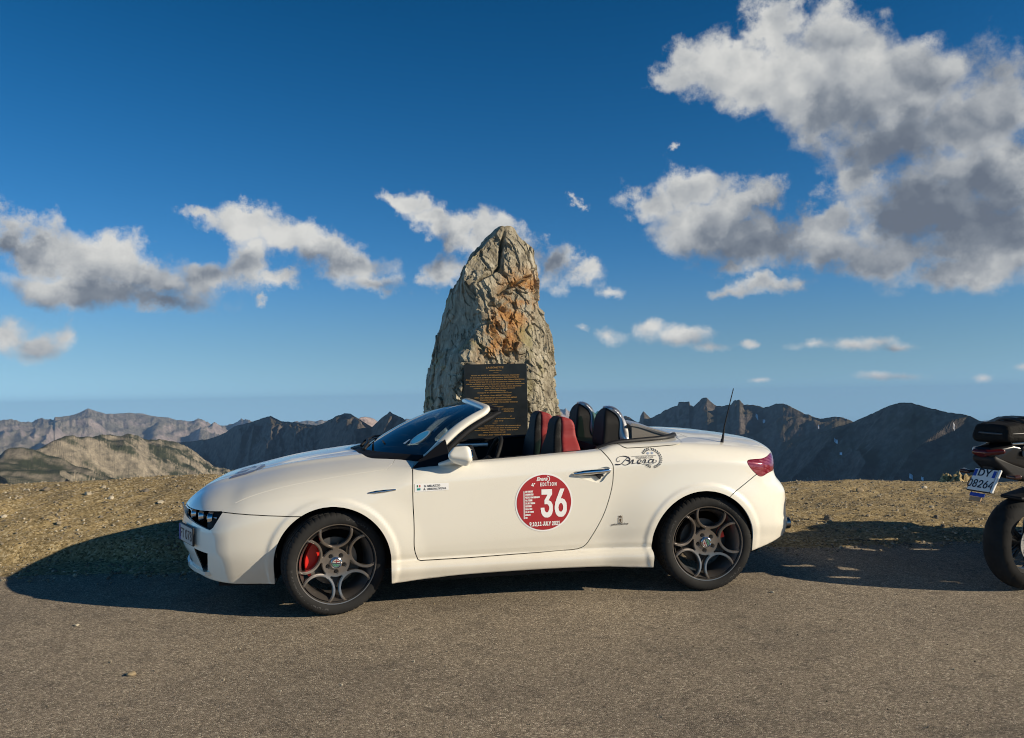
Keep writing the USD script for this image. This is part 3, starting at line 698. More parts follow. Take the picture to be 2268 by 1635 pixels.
rows_ = [(916, 155, 'LA BONETTE', 32, 1.35, 0, 1290), (925, 215, 'Altitude 2802 m', 20, 1.2, 0, 0), (923, 312, 'Route de NICE à BRIANÇON classée impériale', 22, 1, 985, 0), (915, 357, "le 18 Août 1860 par l'Empereur NAPOLEON III", 22, 1, 995, 0),
         (922, 402, 'Route Départementale sur le versant des Alpes Maritimes', 22, 1, 1200, 0), (925, 446, 'Tracé initial par le Col de Restefond réalisé par le', 22, 1, 1060, 0), (930, 490, 'Génie militaire pour les besoins de la défense nationale', 22, 1, 1195, 0),
         (930, 535, 'Tracé définitif par le Col et la Cime de la Bonette', 22, 1, 1055, 0), (905, 578, 'réalisé en 1960-1961 par le département', 22, 1, 840, 0), (925, 622, 'des Alpes Maritimes', 22, 1, 430, 0), (912, 666, 'inauguré le 1er Octobre 1961 par', 22, 1, 705, 0),
         (936, 724, 'M. Pierre-Jean MOATTI Préfet', 23, 1, 635, 0), (936, 770, 'MM. Jean MEDECIN et Francis PALMERO', 23, 1, 870, 0), (932, 816, 'Présidents du Conseil Général', 23, 1, 640, 0), (985, 860, 'Bernard ISSAUTIER, Conseiller Général', 23, 1, 800, 0),
         (1000, 955, 'Techniciens', 21, 1, 180, 0), (1180, 1000, 'et Chaussées', 21, 1, 245, 0), (1200, 1045, 'Maritimes', 21, 1, 205, 0), (1243, 1148, 'et', 21, 1, 35, 0), (1140, 1195, "l'Arrondissement", 21, 1, 380, 0), (1000, 1245, 'des T.P.E', 21, 1, 180, 0),
         (1075, 1340, 'suivantes : Travaux de restauration', 21, 1, 740, 0), (990, 1385, 'restauration effectués avec le concours de', 21, 1, 840, 0), (935, 1430, "Conseil Régional Provence-Alpes-Côte d'Azur", 21, 1, 910, 0), (908, 1475, 'sous la présidence de', 21, 1, 455, 0), (910, 1528, 'Monsieur Jean-Claude GAUDIN', 22, 1, 660, 0)]
pxm = (c4(1000, 0)[0] - c4(0, 0)[0]) / 1000
for (u, v, txt, capu, st_, wu, _) in rows_:
    s = text_shape(txt, capu * pxm, 650, 1.0, .18)
    w0 = s.bounds[2] - s.bounds[0]
    k = (wu * pxm / w0) if wu else st_
    s = affinity.scale(s, k, 1.0, origin=(0, 0))
    x, z = c4(u, v + capu / 2)
    vv2, ff2 = flat_tris(s.simplify(.0004))
    obj('inscription', trimesh.Trimesh(np.stack([vv2[:, 0] + x, np.full(len(vv2), PLY - .0215), vv2[:, 1] + z], 1), ff2, process=False), GOLD, plp, smooth=False)
for (u, v) in ((938, 262), (915, 908), (918, 1290)):
    x, z = c4(u, v)
    obj('inscription_rule', trimesh.creation.box([100 * pxm, .002, 5 * pxm]).apply_translation([x, PLY - .0205, z]), GOLD, plp)

# ---------------------------------------------------------------- gravel and loose stones
def pebble(seed, sub=2, sq=.62):
    s = trimesh.creation.icosphere(sub, 1.0)
    v = s.vertices
    n = fb(v * 1.3 + seed * 7.7, 3, seed)
    v = v * (0.72 + .56 * n)[:, None]
    r = np.random.default_rng(seed)
    for _ in range(7):                       # broken faces
        d = r.normal(size=3); d /= np.linalg.norm(d)
        h = v @ d; lim = .62 + .2 * r.random()
        v = v - np.maximum(h - lim, 0)[:, None] * d
    v = v * [1, .8 + .2 * r.random(), sq]
    return trimesh.Trimesh(v, s.faces, process=False)
tones = [(.30, .26, .19), (.22, .185, .13), (.15, .125, .09), (.40, .355, .27), (.27, .21, .125), (.11, .095, .075)]
STONES = [pbr(f'stone_tone_{w}', c, .85, vary=.3, scale=1.5, bump=.5, bscale=9) for w, c in zip(('buff', 'brown', 'dark', 'pale', 'ochre', 'slate'), tones)]
def scatter(name, n, seed, place, smin, smax, power, sub=1):
    r = np.random.default_rng(seed)
    p = path_of(name)
    pi = UsdGeom.PointInstancer.Define(stage, p)
    protos = [obj('pebble', pebble(seed * 10 + k, sub), STONES[k], p, smooth=False) for k in range(6)]
    pi.CreatePrototypesRel().SetTargets([Sdf.Path(q) for q in protos])
    X, Y = place(r, n)
    size = smin + (smax - smin) * r.random(len(X)) ** power
    Z = ground_z(X, Y)
    Z = np.where(Y < road_edge(X) + .06, np.maximum(Z, -.001), Z) + size * .22
    pi.CreatePositionsAttr(Vt.Vec3fArray.FromNumpy(np.stack([X, Y, Z], 1).astype(np.float32)))
    pi.CreateScalesAttr(Vt.Vec3fArray.FromNumpy((size[:, None] * (1 + .35 * (r.random((len(X), 3)) - .5))).astype(np.float32)))
    q = r.normal(size=(len(X), 4)) * [.25, .12, .12, 1] + [0, 0, 0, 0]
    yaw = r.random(len(X)) * 2 * PI
    tilt = r.normal(size=(len(X), 2)) * .35
    pi.CreateOrientationsAttr(Vt.QuathArray([Gf.Quath(Gf.Quatf((Gf.Rotation(Gf.Vec3d(0, 0, 1), math.degrees(a)) * Gf.Rotation(Gf.Vec3d(1, 0, 0), math.degrees(t0)) * Gf.Rotation(Gf.Vec3d(0, 1, 0), math.degrees(t1))).GetQuat())) for a, (t0, t1) in zip(yaw, tilt)]))
    pi.CreateProtoIndicesAttr(Vt.IntArray.FromNumpy(r.integers(0, 6, len(X)).astype(np.int32)))
    tag(pi.GetPrim(), kind='stuff')
def on_terrace(r, n):
    Y = 6.2 + 4.4 * r.random(n) ** 1.0
    X = (r.random(n) * 2 - 1) * (Y * .70 + .6)
    k = Y > road_edge(X) + .02 + .25 * r.random(n) ** 2
    return X[k], Y[k]
def on_edge(r, n):
    X = (r.random(n) * 2 - 1) * 5.2
    Y = road_edge(X) + r.normal(size=n) * .13 - .03
    return X, Y
def on_road(r, n):
    Y = 2.2 + 4.3 * r.random(n)
    X = (r.random(n) * 2 - 1) * (Y * .68 + .3)
    k = Y < road_edge(X) - .1
    return X[k], Y[k]
scatter('gravel', 21000, 3, on_terrace, .004, .016, 3.6)
scatter('edge_gravel', 1500, 4, on_edge, .004, .020, 2.5)
scatter('road_grit', 1100, 5, on_road, .0015, .007, 3.5)
r_ = np.random.default_rng(99)
TONE = ['buff', 'brown', 'dark', 'pale', 'ochre', 'slate grey']
SIDES = {'left': 'on the sunlit gravel bank left of the car', 'right': 'on the flat gravel between car tail and motorcycle'}
ORD = ['leftmost', 'second-from-left', 'third-from-left', 'fourth-from-left', 'fifth-from-left', 'sixth-from-left']
spots = []
for k in range(36):
    side = 'left' if k % 2 else 'right'
    while True:
        if side == 'left': y = 6.9 + 1.3 * r_.random(); x = -y * (.30 + .33 * r_.random()) - .1
        else: y = 7.15 + 2.5 * r_.random(); x = y * (.31 + .24 * r_.random())
        if all(math.hypot(x - q[0], y - q[1]) > .3 for q in spots): break
    spots.append((x, y, .020 + .030 * r_.random() ** 2.2, side, (k // 2) % 6))
for side in SIDES:
    for tone in range(6):
        mine = sorted([q for q in spots if q[3] == side and q[4] == tone], key=lambda q: q[0] / q[1])
        for n, (x, y, s, _, _) in enumerate(mine):
            z = float(ground_z(np.array([x]), np.array([y]))[0]) + s * .22
            g = pebble(200 + n * 6 + tone, 2, .7).apply_transform(R('z', 360 * r_.random()) @ R('x', 20 * r_.normal()))
            g.apply_scale(s)
            p = path_of('loose_stone')
            usdkit.mesh(stage, p, g, STONES[tone], smooth=False)
            UsdGeom.Xformable(stage.GetPrimAtPath(p)).AddTranslateOp().Set(Gf.Vec3d(x, y, z))
            which = 'rightmost' if n == len(mine) - 1 and n else ORD[n]
            tag(stage.GetPrimAtPath(p), f'{which} larger {TONE[tone]} stone {SIDES[side]}', 'stone', 'loose stones on the gravel terrace')
def lone(px, py, size, tone, label, sq=.5, seed=300):
    a, b = view_ray(px, py)
    d = CAM_H / b
    for _ in range(6): d = (CAM_H - float(ground_z(np.array([a * d]), np.array([d]))[0]) * (d > 6.2)) / b
    z = float(ground_z(np.array([a * d]), np.array([d]))[0]) if d > 6.2 else 0.0
    p = obj('loose_stone', pebble(seed, 2, sq).apply_scale(size).apply_translation([a * d, d, z + size * .2]), STONES[tone], smooth=False)
    tag(stage.GetPrimAtPath(p), label, 'stone')
lone(95, 1115, .06, 3, 'pale flat stone on the sunlit gravel at the far left', .35, 301)
lone(291, 1494, .026, 4, 'small ochre pebble lying alone on the near asphalt left of the car', .45, 302)
lone(170, 1385, .016, 3, 'small pale pebble on the asphalt below the tip of the car shadow', .45, 303)
lone(1710, 1312, .014, 3, 'small pale pebble on the asphalt at the edge of the motorcycle shadow', .5, 304)
# ---------------------------------------------------------------- the car's skin as one smooth implicit form
# car axes: x rearward from the front axle, y to the car's right, z up; the near side is the car's left (y < 0)
zcrease = sm([-1.1, -.6, 0, .5, 1.2, 1.85, 2.4, 2.8, 3.1, 3.4], [.66, .70, .79, .825, .855, .885, .90, .88, .84, .80], .10)
wplan = sm([-1.1, -.9, -.75, -.6, -.4, -.2, 0, .4, 1.0, 1.6, 2.0, 2.5, 2.8, 3.0, 3.2, 3.4], [.64, .745, .80, .838, .866, .882, .893, .896, .890, .888, .893, .905, .897, .87, .815, .73], .08)
_gx, _gz = np.arange(-1.3, 3.7, .01), np.arange(0.0, 1.35, .005)
_X, _Z = np.meshgrid(_gx, _gz, indexing='ij')
def _width_table():
    q = _Z - zcrease(_X)
    p = PchipInterpolator([-1, -.52, -.42, -.30, -.15, -.02, 0.0, .02, .10, .2, .6], [-.05, -.040, -.022, -.010, -.003, .0, -.001, -.008, -.046, -.12, -.42])(q)
    w = wplan(_X) + p
    # sill: a ledge below the door, then a near-upright skirt that tucks under
    sl = PchipInterpolator([0, .2, .268, .275, .312, .318, .5], [-.04, -.014, .004, .003, -.040, -.2, -.2])(_Z)
    m = sstep(_X, .30, .34) * (1 - sstep(_X, 2.18, 2.22))
    sill = wplan(_X) + sl
    w = np.where(m > .5, np.maximum(w - sstep(.36 - _Z, 0, .05) * .02, np.where(_Z < .318, sill, -9)), w - sstep(.44 - _Z, 0, .26) * .03)
    # haunch over the rear wheel and a thin lip on both arches
    r = np.hypot(_X - 2.50, (_Z - .325))
    w = w + .036 * (1 - sstep(r, .38, .74)) * (1 - sstep(_Z, .55, .98))
    r0 = np.hypot(_X, _Z - .325)
    w = w + .012 * (1 - sstep(r0, .40, .62)) * (1 - sstep(_Z, .6, .85)) * sstep(_X, -.25, .15)
    w = w + .009 * (1 - sstep(r, .412, .424)) + .009 * (1 - sstep(r0, .412, .424))
    return gaussian_filter(w, (1.0, 1.4))
_WT = spline_filter(_width_table(), order=3)
def Wf(x, z):
    x, z = np.broadcast_arrays(np.asarray(x, float), np.asarray(z, float))
    return map_coordinates(_WT, [np.clip((x + 1.3) / .01, 0, len(_gx) - 1), np.clip(z / .005, 0, len(_gz) - 1)], order=3, prefilter=False, mode='nearest')
edge = sm([-1.1, -1.0, -.66, -.56, -.32, 0, .37, .6, .9, 1.2, 1.47, 1.80, 1.87, 1.95, 2.3, 2.5, 2.72, 2.94, 3.04, 3.2, 3.4],
          [.56, .60, .69, .735, .80, .852, .903, .925, .941, .956, .972, .990, 1.013, 1.022, 1.022, 1.008, .985, .95, .925, .885, .82], .022)
center = sm([-1.15, -1.0, -.9, -.75, -.55, -.3, 0, .1, .3, .6, 1.2, 1.9, 2.4, 2.55, 2.76, 3.0, 3.23, 3.35, 3.5],
            [.67, .735, .79, .835, .883, .935, .975, .986, 1.0, .99, 1.0, 1.03, 1.055, 1.055, 1.045, 1.015, .975, .945, .90], .03)
def Tf(x, y):
    u = np.minimum(np.abs(y) / .80, 1.25)
    c, e = center(x), edge(x)
    # two soft swage lines that run down the bonnet in a V
    v = .010 * np.exp(-((np.abs(y) - (.26 + .16 * np.clip((x + 1.0) / 1.1, 0, 1.2))) / .05) ** 2) * (1 - sstep(x, .2, .5))
    return e + (c - e) * (1 - u ** 2.6) + v
_xf = sm([.15, .2, .26, .36, .41, .52, .6, .66, .70, .76, .85, 1.1], [-.98, -1.0, -1.025, -1.058, -1.08, -1.082, -1.07, -1.08, -1.07, -1.03, -.93, -.5], .012, 0, 1.5)
_xr = sm([.15, .26, .35, .414, .457, .63, .69, .745, .80, .87, .92, .96, 1.2], [3.25, 3.305, 3.345, 3.36, 3.35, 3.342, 3.315, 3.270, 3.255, 3.262, 3.275, 3.262, 3.07], .012, 0, 1.5)
bottom = sm([-1.1, -.85, -.6, -.4, .377, .53, .9, 1.35, 1.8, 2.11, 2.5, 2.9, 3.15, 3.4], [.25, .225, .205, .20, .18, .19, .208, .212, .203, .19, .2, .255, .315, .36], .03)
ktop = sm([-1.1, -.2, .35, .6, 1.7, 2.0, 2.5, 3.1, 3.5], [.16, .16, .13, .035, .03, .05, .085, .10, .10], .08)
def smax(a, b, k):
    h = np.maximum(k - np.abs(a - b), 0.0)
    return np.maximum(a, b) + h * h / (4 * k)
def skin(x, y, z):
    """Negative inside the car's body."""
    ay = np.abs(y)
    side = ay - Wf(x, z)
    top = (z - Tf(x, y)) * .97
    front = (_xf(z) + .52 * ay ** 2.3 - x) * .9
    rear = (x - (_xr(z) - .30 * ay ** 2.4)) * .9
    f = smax(side, front, .10)
    f = smax(f, rear, .10)
    f = smax(f, top, ktop(x))
    return smax(f, bottom(x) - z, .012)
def skin_normal(p, e=8e-4):
    g = np.stack([skin(p[:, 0] + e * a, p[:, 1] + e * b, p[:, 2] + e * c) - skin(p[:, 0] - e * a, p[:, 1] - e * b, p[:, 2] - e * c) for a, b, c in ((1, 0, 0), (0, 1, 0), (0, 0, 1))], 1)
    l = np.linalg.norm(g, axis=1, keepdims=True) + 1e-12
    return g / l, l[:, 0] / (2 * e)
def surface_nets(f, lo, h, iso=0.0):
    """Zero surface of the samples f (nx, ny, nz) as quads cut into triangles."""
    f = f - iso
    s = f < 0
    nx, ny, nz = f.shape
    c = [s[a:nx - 1 + a, b:ny - 1 + b, d:nz - 1 + d] for a in (0, 1) for b in (0, 1) for d in (0, 1)]
    cnt = sum(k.astype(np.int8) for k in c)
    act = (cnt > 0) & (cnt < 8)
    idx = -np.ones(act.shape, np.int64); ids = np.argwhere(act); idx[act] = np.arange(len(ids))
    acc, num = np.zeros((len(ids), 3)), np.zeros(len(ids))
    corners = [(a, b, d) for a in (0, 1) for b in (0, 1) for d in (0, 1)]
    for i, A in enumerate(corners):
        for B in corners[i + 1:]:
            if sum(abs(p - q) for p, q in zip(A, B)) != 1: continue
            fa, fb = f[tuple((ids + A).T)], f[tuple((ids + B).T)]
            m = (fa < 0) != (fb < 0)
            t = np.where(m, fa / np.where(m, fa - fb, 1), 0)
            acc[m] += np.array(A) + t[m, None] * (np.array(B) - np.array(A)); num += m
    v = (ids + acc / num[:, None]) * h + lo
    F = []
    for ax in range(3):
        o = [k for k in range(3) if k != ax]
        sl0 = [slice(1, -1)] * 3; sl1 = [slice(1, -1)] * 3
        sl0[ax] = slice(0, -1); sl1[ax] = slice(1, None)
        a, b = s[tuple(sl0)], s[tuple(sl1)]
        for sign, m in ((1, a & ~b), (-1, ~a & b)):
            e = np.argwhere(m) + np.array([0 if k == ax else 1 for k in range(3)])
            if not len(e): continue
            q = []
            for da, db in ((0, 0), (-1, 0), (-1, -1), (0, -1)):
                k = e.copy(); k[:, o[0]] += da; k[:, o[1]] += db
                q.append(idx[tuple(k.T)])
            q = np.stack(q, 1)
            if (sign > 0) != (ax == 1): q = q[:, ::-1]
            q = q[:, ::-1]
            F.append(np.vstack([q[:, [0, 1, 2]], q[:, [0, 2, 3]]]))
    return v, np.vstack(F)
BH = .0135
_lo = np.array([-1.16, -.972 - BH / 2, .12])
_gx3 = np.arange(0, 4.66, BH) + _lo[0]; _gy3 = np.arange(0, 1.958, BH) + _lo[1]; _gz3 = np.arange(0, 1.03, BH) + _lo[2]
def _skin_grid():
    X, Y, Z = _gx3, _gy3, _gz3
    side = np.abs(Y)[None, :, None] - Wf(X[:, None], Z[None, :])[:, None, :]
    top = (Z[None, None, :] - Tf(X[:, None], Y[None, :])[:, :, None]) * .97
    front = ((_xf(Z)[None, :] + .52 * np.abs(Y)[:, None] ** 2.3)[None] - X[:, None, None]) * .9
    rear = (X[:, None, None] - (_xr(Z)[None, :] - .30 * np.abs(Y)[:, None] ** 2.4)[None]) * .9
    f = smax(smax(side, front, .10), rear, .10)
    f = smax(f, top, ktop(X)[:, None, None])
    return smax(f, (bottom(X)[:, None, None] - Z[None, None, :]), .012)
_G = _skin_grid()
def skin_solid(iso=0.0):
    v, f = surface_nets(_G, _lo, BH, iso)
    for _ in range(3):
        n, l = skin_normal(v)
        d = np.clip((skin(v[:, 0], v[:, 1], v[:, 2]) - iso) / np.maximum(l, .3), -.01, .01)
        v = v - n * d[:, None]
    t = trimesh.Trimesh(v, f, process=False)
    if t.volume < 0: t.invert()
    return to_m3(t)
# ---------------------------------------------------------------- materials of the car
def paint_material():
    N = {'p': ('principled_bsdf', {'roughness': 0.34, 'coat_weight': 1.0, 'coat_roughness': 0.025, 'coat_ior': 1.65, 'specular_ior_level': 0.4}),
         'tc': ('texture_coordinate', {}), 'n': ('noise_texture', {'scale': 2.2, 'detail': 6.0, 'roughness': 0.65}),
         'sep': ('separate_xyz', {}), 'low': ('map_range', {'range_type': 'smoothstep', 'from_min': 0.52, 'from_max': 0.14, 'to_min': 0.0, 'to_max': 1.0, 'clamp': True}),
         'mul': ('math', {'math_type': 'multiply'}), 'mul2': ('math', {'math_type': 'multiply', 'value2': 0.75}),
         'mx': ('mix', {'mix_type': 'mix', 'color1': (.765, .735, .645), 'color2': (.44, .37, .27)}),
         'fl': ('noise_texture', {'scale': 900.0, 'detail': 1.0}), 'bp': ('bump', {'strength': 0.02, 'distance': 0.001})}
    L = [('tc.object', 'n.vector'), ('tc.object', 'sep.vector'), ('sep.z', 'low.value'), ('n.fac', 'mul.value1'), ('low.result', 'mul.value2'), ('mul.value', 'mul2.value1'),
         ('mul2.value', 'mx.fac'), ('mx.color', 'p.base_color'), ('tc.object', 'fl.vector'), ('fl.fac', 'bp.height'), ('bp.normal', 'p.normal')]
    return mat('white_paint', N, L)
PAINT = paint_material()
BLACK = pbr('black_plastic', (.008, .008, .009), .6, specular_ior_level=.25, bump=.15, bscale=400)
TRIM = pbr('black_trim', (.011, .011, .012), .5, specular_ior_level=.3)
GLOSSBLACK = pbr('gloss_black', (.006, .006, .007), .32)
LEATHER = pbr('black_leather', (.008, .008, .008), .6, specular_ior_level=.22, bump=.3, bscale=220)
REDL = pbr('red_leather', (.26, .030, .030), .55, specular_ior_level=.3, bump=.25, bscale=240)
CHROME = pbr('chrome', (.75, .75, .77), .10, 1.0)
SILVER = pbr('satin_silver', (.62, .62, .63), .30, 0.9)
GREYP = pbr('grey_plastic', (.16, .145, .125), .5, bump=.1)
RIMM = pbr('bronze_rim', (.27, .242, .22), .28, 0.85, vary=.12, scale=9)
RIMD = pbr('dark_bronze', (.05, .045, .04), .5, .5)
RUBBER = pbr('tyre_rubber', (.013, .013, .013), .78, specular_ior_level=.25, vary=.35, scale=8, bump=.12, bscale=160)
RUBL = pbr('tyre_lettering', (.030, .030, .030), .8)
DISC = pbr('brake_disc', (.11, .105, .10), .42, 0.9)
CALIPER = pbr('red_caliper', (.55, .018, .012), .3)
LAMPRED = None
def pane(name, tint, ior=1.5, spec=1.0):
    return mat(name, {'t': ('transparent_bsdf', {'color': tint}), 'g': ('glossy_bsdf', {'color': (spec,) * 3, 'roughness': 0.0}), 'f': ('fresnel', {'IOR': ior}), 'm': ('mix_closure', {}),
                      'ge': ('geometry', {}), 'o': ('math', {'math_type': 'subtract', 'value1': 1.0}), 'k': ('math', {'math_type': 'multiply'})},
               [('ge.backfacing', 'o.value2'), ('o.value', 'k.value1'), ('f.fac', 'k.value2'), ('k.value', 'm.fac'), ('t.BSDF', 'm.closure1'), ('g.BSDF', 'm.closure2')], surface='m.closure')
GLASS = pane('windscreen_glass', (.42, .50, .56), 3.6)
GREENGLASS = pane('green_glass', (.55, .74, .68), 1.5)
LENS = pane('lamp_lens', (.9, .93, .95))
def lamp_material():
    N = {'tc': ('texture_coordinate', {}), 'w': ('wave_texture', {'wave_type': 'bands', 'bands_direction': 'z', 'scale': 34.0, 'distortion': 0.6}),
         'n': ('noise_texture', {'scale': 26.0, 'detail': 3.0}), 'ad': ('math', {'math_type': 'multiply'}),
         'r': ('rgb_ramp', {'ramp': [(0.0, (.16, .008, .014)), (0.35, (.24, .02, .035)), (0.55, (.40, .12, .15)), (0.78, (.55, .30, .34))]}),
         'p': ('principled_bsdf', {'roughness': 0.12, 'coat_weight': 1.0, 'coat_roughness': 0.02, 'metallic': 0.25})}
    return mat('tail_lamp_red', N, [('tc.object', 'w.vector'), ('tc.object', 'n.vector'), ('w.fac', 'ad.value1'), ('n.fac', 'ad.value2'), ('ad.value', 'r.fac'), ('r.color', 'p.base_color')])
LAMPRED = lamp_material()
def flat(name, c, rough=.45): return pbr(name, c, rough)
WHITEV = flat('white_vinyl', (.80, .80, .79)); REDV = flat('red_vinyl', (.36, .022, .028)); INK = flat('black_ink', (.012, .012, .02)); GREYINK = flat('blue_grey_ink', (.30, .35, .45))
EMB1 = flat('emblem_pale', (.34, .34, .33)); EMB2 = flat('emblem_blue', (.07, .12, .14)); EMB3 = flat('emblem_red', (.16, .015, .015))
GREENV = flat('green_vinyl', (.02, .13, .04)); CYANV = flat('turquoise_vinyl', (.01, .25, .25)); REDF = flat('flag_red', (.55, .10, .08)); BLUEV = flat('blue_vinyl', (.015, .05, .30))

# ---------------------------------------------------------------- the car
CAR = np.array([[.98685, -.1616, 0, -1.3134], [.1616, .98685, 0, 5.976], [0, 0, 1, 0], [0, 0, 0, 1]])
car = thing('convertible_car', 'white two-seat convertible with red race number 36, parked in front of the stone', 'car', CAR)

def both(m):
    return m + m.mirror((0, 1, 0))
SOLID = skin_solid(0.0)
SHELL = SOLID - skin_solid(-.016)
CORE = skin_solid(-.022)

def arch_poly(cx, r, n=56):
    a = np.linspace(0, PI, n)
    return [(cx + r * math.cos(t), .325 + r * math.sin(t)) for t in a] + [(cx - r, -.1), (cx + r, -.1)]
arch = both(prism(arch_poly(0, .372), -1.2, -.40)) + both(prism(arch_poly(2.50, .372), -1.2, -.40))
arch_core = both(prism(arch_poly(0, .385), -1.2, -.42)) + both(prism(arch_poly(2.50, .385), -1.2, -.42))
SHELL -= arch
CORE -= arch_core
# open the underside, the cockpit and the cowl
SHELL -= prism_z([(-.75, -.70), (3.05, -.70), (3.05, .70), (-.75, .70)], 0, .42)
half = [(.62, 0), (.62, -.30), (.68, -.60), (.74, -.735), (1.0, -.772), (1.5, -.768), (1.78, -.752), (1.90, -.742), (2.02, -.730), (2.30, -.66), (2.45, -.55), (2.47, -.3), (2.47, 0)]
cock = spline2(half, 60)
cock = np.vstack([cock, cock[::-1] * [1, -1]])
cockpit = prism_z(cock, .34, 1.6)
SHELL -= prism_z(shp(Polygon(cock).buffer(.004)), .34, 1.6)
CORE -= cockpit
cowl_half = [(.085, 0), (.10, -.10), (.128, -.20), (.158, -.336), (.206, -.477), (.27, -.548), (.38, -.590), (.48, -.640), (.56, -.690), (.66, -.715), (.80, -.715), (.80, 0)]
cowl = np.array(cowl_half); cowl = np.vstack([spline2(cowl[:10], 50), cowl[10:]]); cowl = np.vstack([cowl, cowl[::-1] * [1, -1]])
SHELL -= prism_z(cowl, .85, 1.6)
CORE -= prism_z(shp(Polygon(cowl).buffer(-.01)), .93, 1.6)
# lamp slots, intakes, grille
slot = [(-1.2, .640), (-1.03, .648), (-.86, .668), (-.70, .676), (-.694, .668), (-.752, .575), (-.775, .558), (-.84, .575), (-1.03, .612), (-1.2, .622)]
slotm = both(prism(slot, -.92, -.27))
SHELL -= slotm
CORE -= both(prism(shp(Polygon(slot).buffer(.012)), -.80, -.25)) - prism_z([(-.80, -2), (3, -2), (3, 2), (-.80, 2)], .1, 1)
intake = both(prism([(-.90, .425), (-.792, .408), (-.805, .285), (-.818, .278), (-.845, .279)], -.95, -.50))
SHELL -= intake
CORE -= both(prism([(-.95, .43), (-.77, .42), (-.78, .28), (-.95, .26)], -.76, -.48))
shield = csec([np.array([(-.16, .655), (-.13, .50), (-.03, .30), (.03, .30), (.13, .50), (.16, .655)])]).extrude(.5).rotate((90, 0, 0)).rotate((0, 0, 90)).translate((-1.3, 0, 0))
lowgrille = both(csec([np.array([(.10, .30), (.48, .30), (.46, .38), (.16, .40)])]).extrude(.5).rotate((90, 0, 0)).rotate((0, 0, 90)).translate((-1.3, 0, 0)))
SHELL -= shield + lowgrille
# tail lamps
lamp_pts = spline2([(2.835, .878), (2.92, .894), (3.05, .908), (3.14, .905), (3.16, .85), (3.10, .805), (2.998, .787), (2.935, .772), (2.893, .798), (2.852, .842)], 70, closed=True)
lampm = both(prism(lamp_pts, -1.1, -.50))
lamp_in = both(prism(shp(Polygon(lamp_pts).buffer(-.003)), -1.1, -.50))
lamps = SHELL ^ lamp_in
SHELL -= lampm

GAP = .0032
def split(region_poly, how, GAP=GAP):
    """Takes a panel out of the shell with an even shut line round it."""
    global SHELL
    P = Polygon(region_poly)
    a, b = how(shp(P.buffer(-GAP))), how(shp(P.buffer(GAP)))
    piece = SHELL ^ a
    SHELL = SHELL - b
    return piece
door_poly = spline2([(.520, .905), (.516, .74), (.521, .49), (.526, .37), (.545, .316)], 24).tolist() + [(.562, .311), (.89, .311), (1.36, .317), (1.60, .324)] + \
    spline2([(1.62, .326), (1.66, .340), (1.706, .392), (1.745, .457), (1.790, .540), (1.838, .668), (1.866, .80), (1.869, .885)], 30).tolist() + spline2([(1.867, .895), (1.846, .935), (1.815, .975), (1.79, 1.02)], 10).tolist() + [(1.78, 1.2), (.60, 1.2), (.56, .97)]
door_l = split(door_poly, lambda p: prism(p, -1.1, -.70))
door_r = split(door_poly, lambda p: prism(p, .70, 1.1))
fb_poly = [(-1.4, .02), (-.15, .02), (-.15, .640), (-.30, .645), (-.69, .670), (-1.4, .652)]
front_bumper = split(fb_poly, lambda p: prism(p, -1.1, 1.1))
val_poly = [(2.72, .02), (3.7, .02), (3.7, .40), (3.40, .372), (3.15, .322), (3.0, .275), (2.86, .243), (2.72, .23)]
valance = SHELL ^ prism(val_poly, -1.1, 1.1); SHELL -= prism(val_poly, -1.1, 1.1)
rb_poly = [(2.60, .02), (2.60, .56), (2.70, .664), (2.90, .787), (2.93, .80), (3.7, .80), (3.7, .02)]
rear_bumper = split(rb_poly, lambda p: prism(p, -1.1, 1.1))
tn_poly = [(1.90, 1.3), (1.938, 1.028), (1.957, 1.009), (1.985, .9985), (2.152, 1.001), (2.33, 1.007), (2.375, 1.011), (2.417, 1.023), (2.46, 1.05), (2.50, 1.3)]
tonneau = split(tn_poly, lambda p: prism(p, -1.1, 1.1))
bn_half = spline2([(-.62, -.742), (-.45, -.742), (-.30, -.745), (0, -.752), (.20, -.760), (.355, -.768)], 20).tolist() + [(.392, -.690), (.412, -.594)]
bn = [(-1.4, -.70), (-.75, -.74)] + bn_half + [(.30, -.45), (.30, .45)] + [(x, -y) for x, y in bn_half[::-1]] + [(-.75, .74), (-1.4, .70)]
bonnet = split(bn, lambda p: prism_z(p, .655, 1.2), .0016)
bl_half = [(2.53, -.56), (2.70, -.64), (3.0, -.66), (3.16, -.60), (3.5, -.58)]
boot = split(bl_half + [(x, -y) for x, y in bl_half[::-1]], lambda p: prism_z(p, .80, 1.3))

# handle recess
rec = spline2([(1.585, .845), (1.66, .862), (1.75, .868), (1.848, .870), (1.852, .858), (1.825, .826), (1.785, .783), (1.755, .780), (1.68, .802), (1.605, .828)], 60, closed=True)
door_l -= prism(rec, -1.1, -.8765)
door_r -= prism(rec, .8765, 1.1)

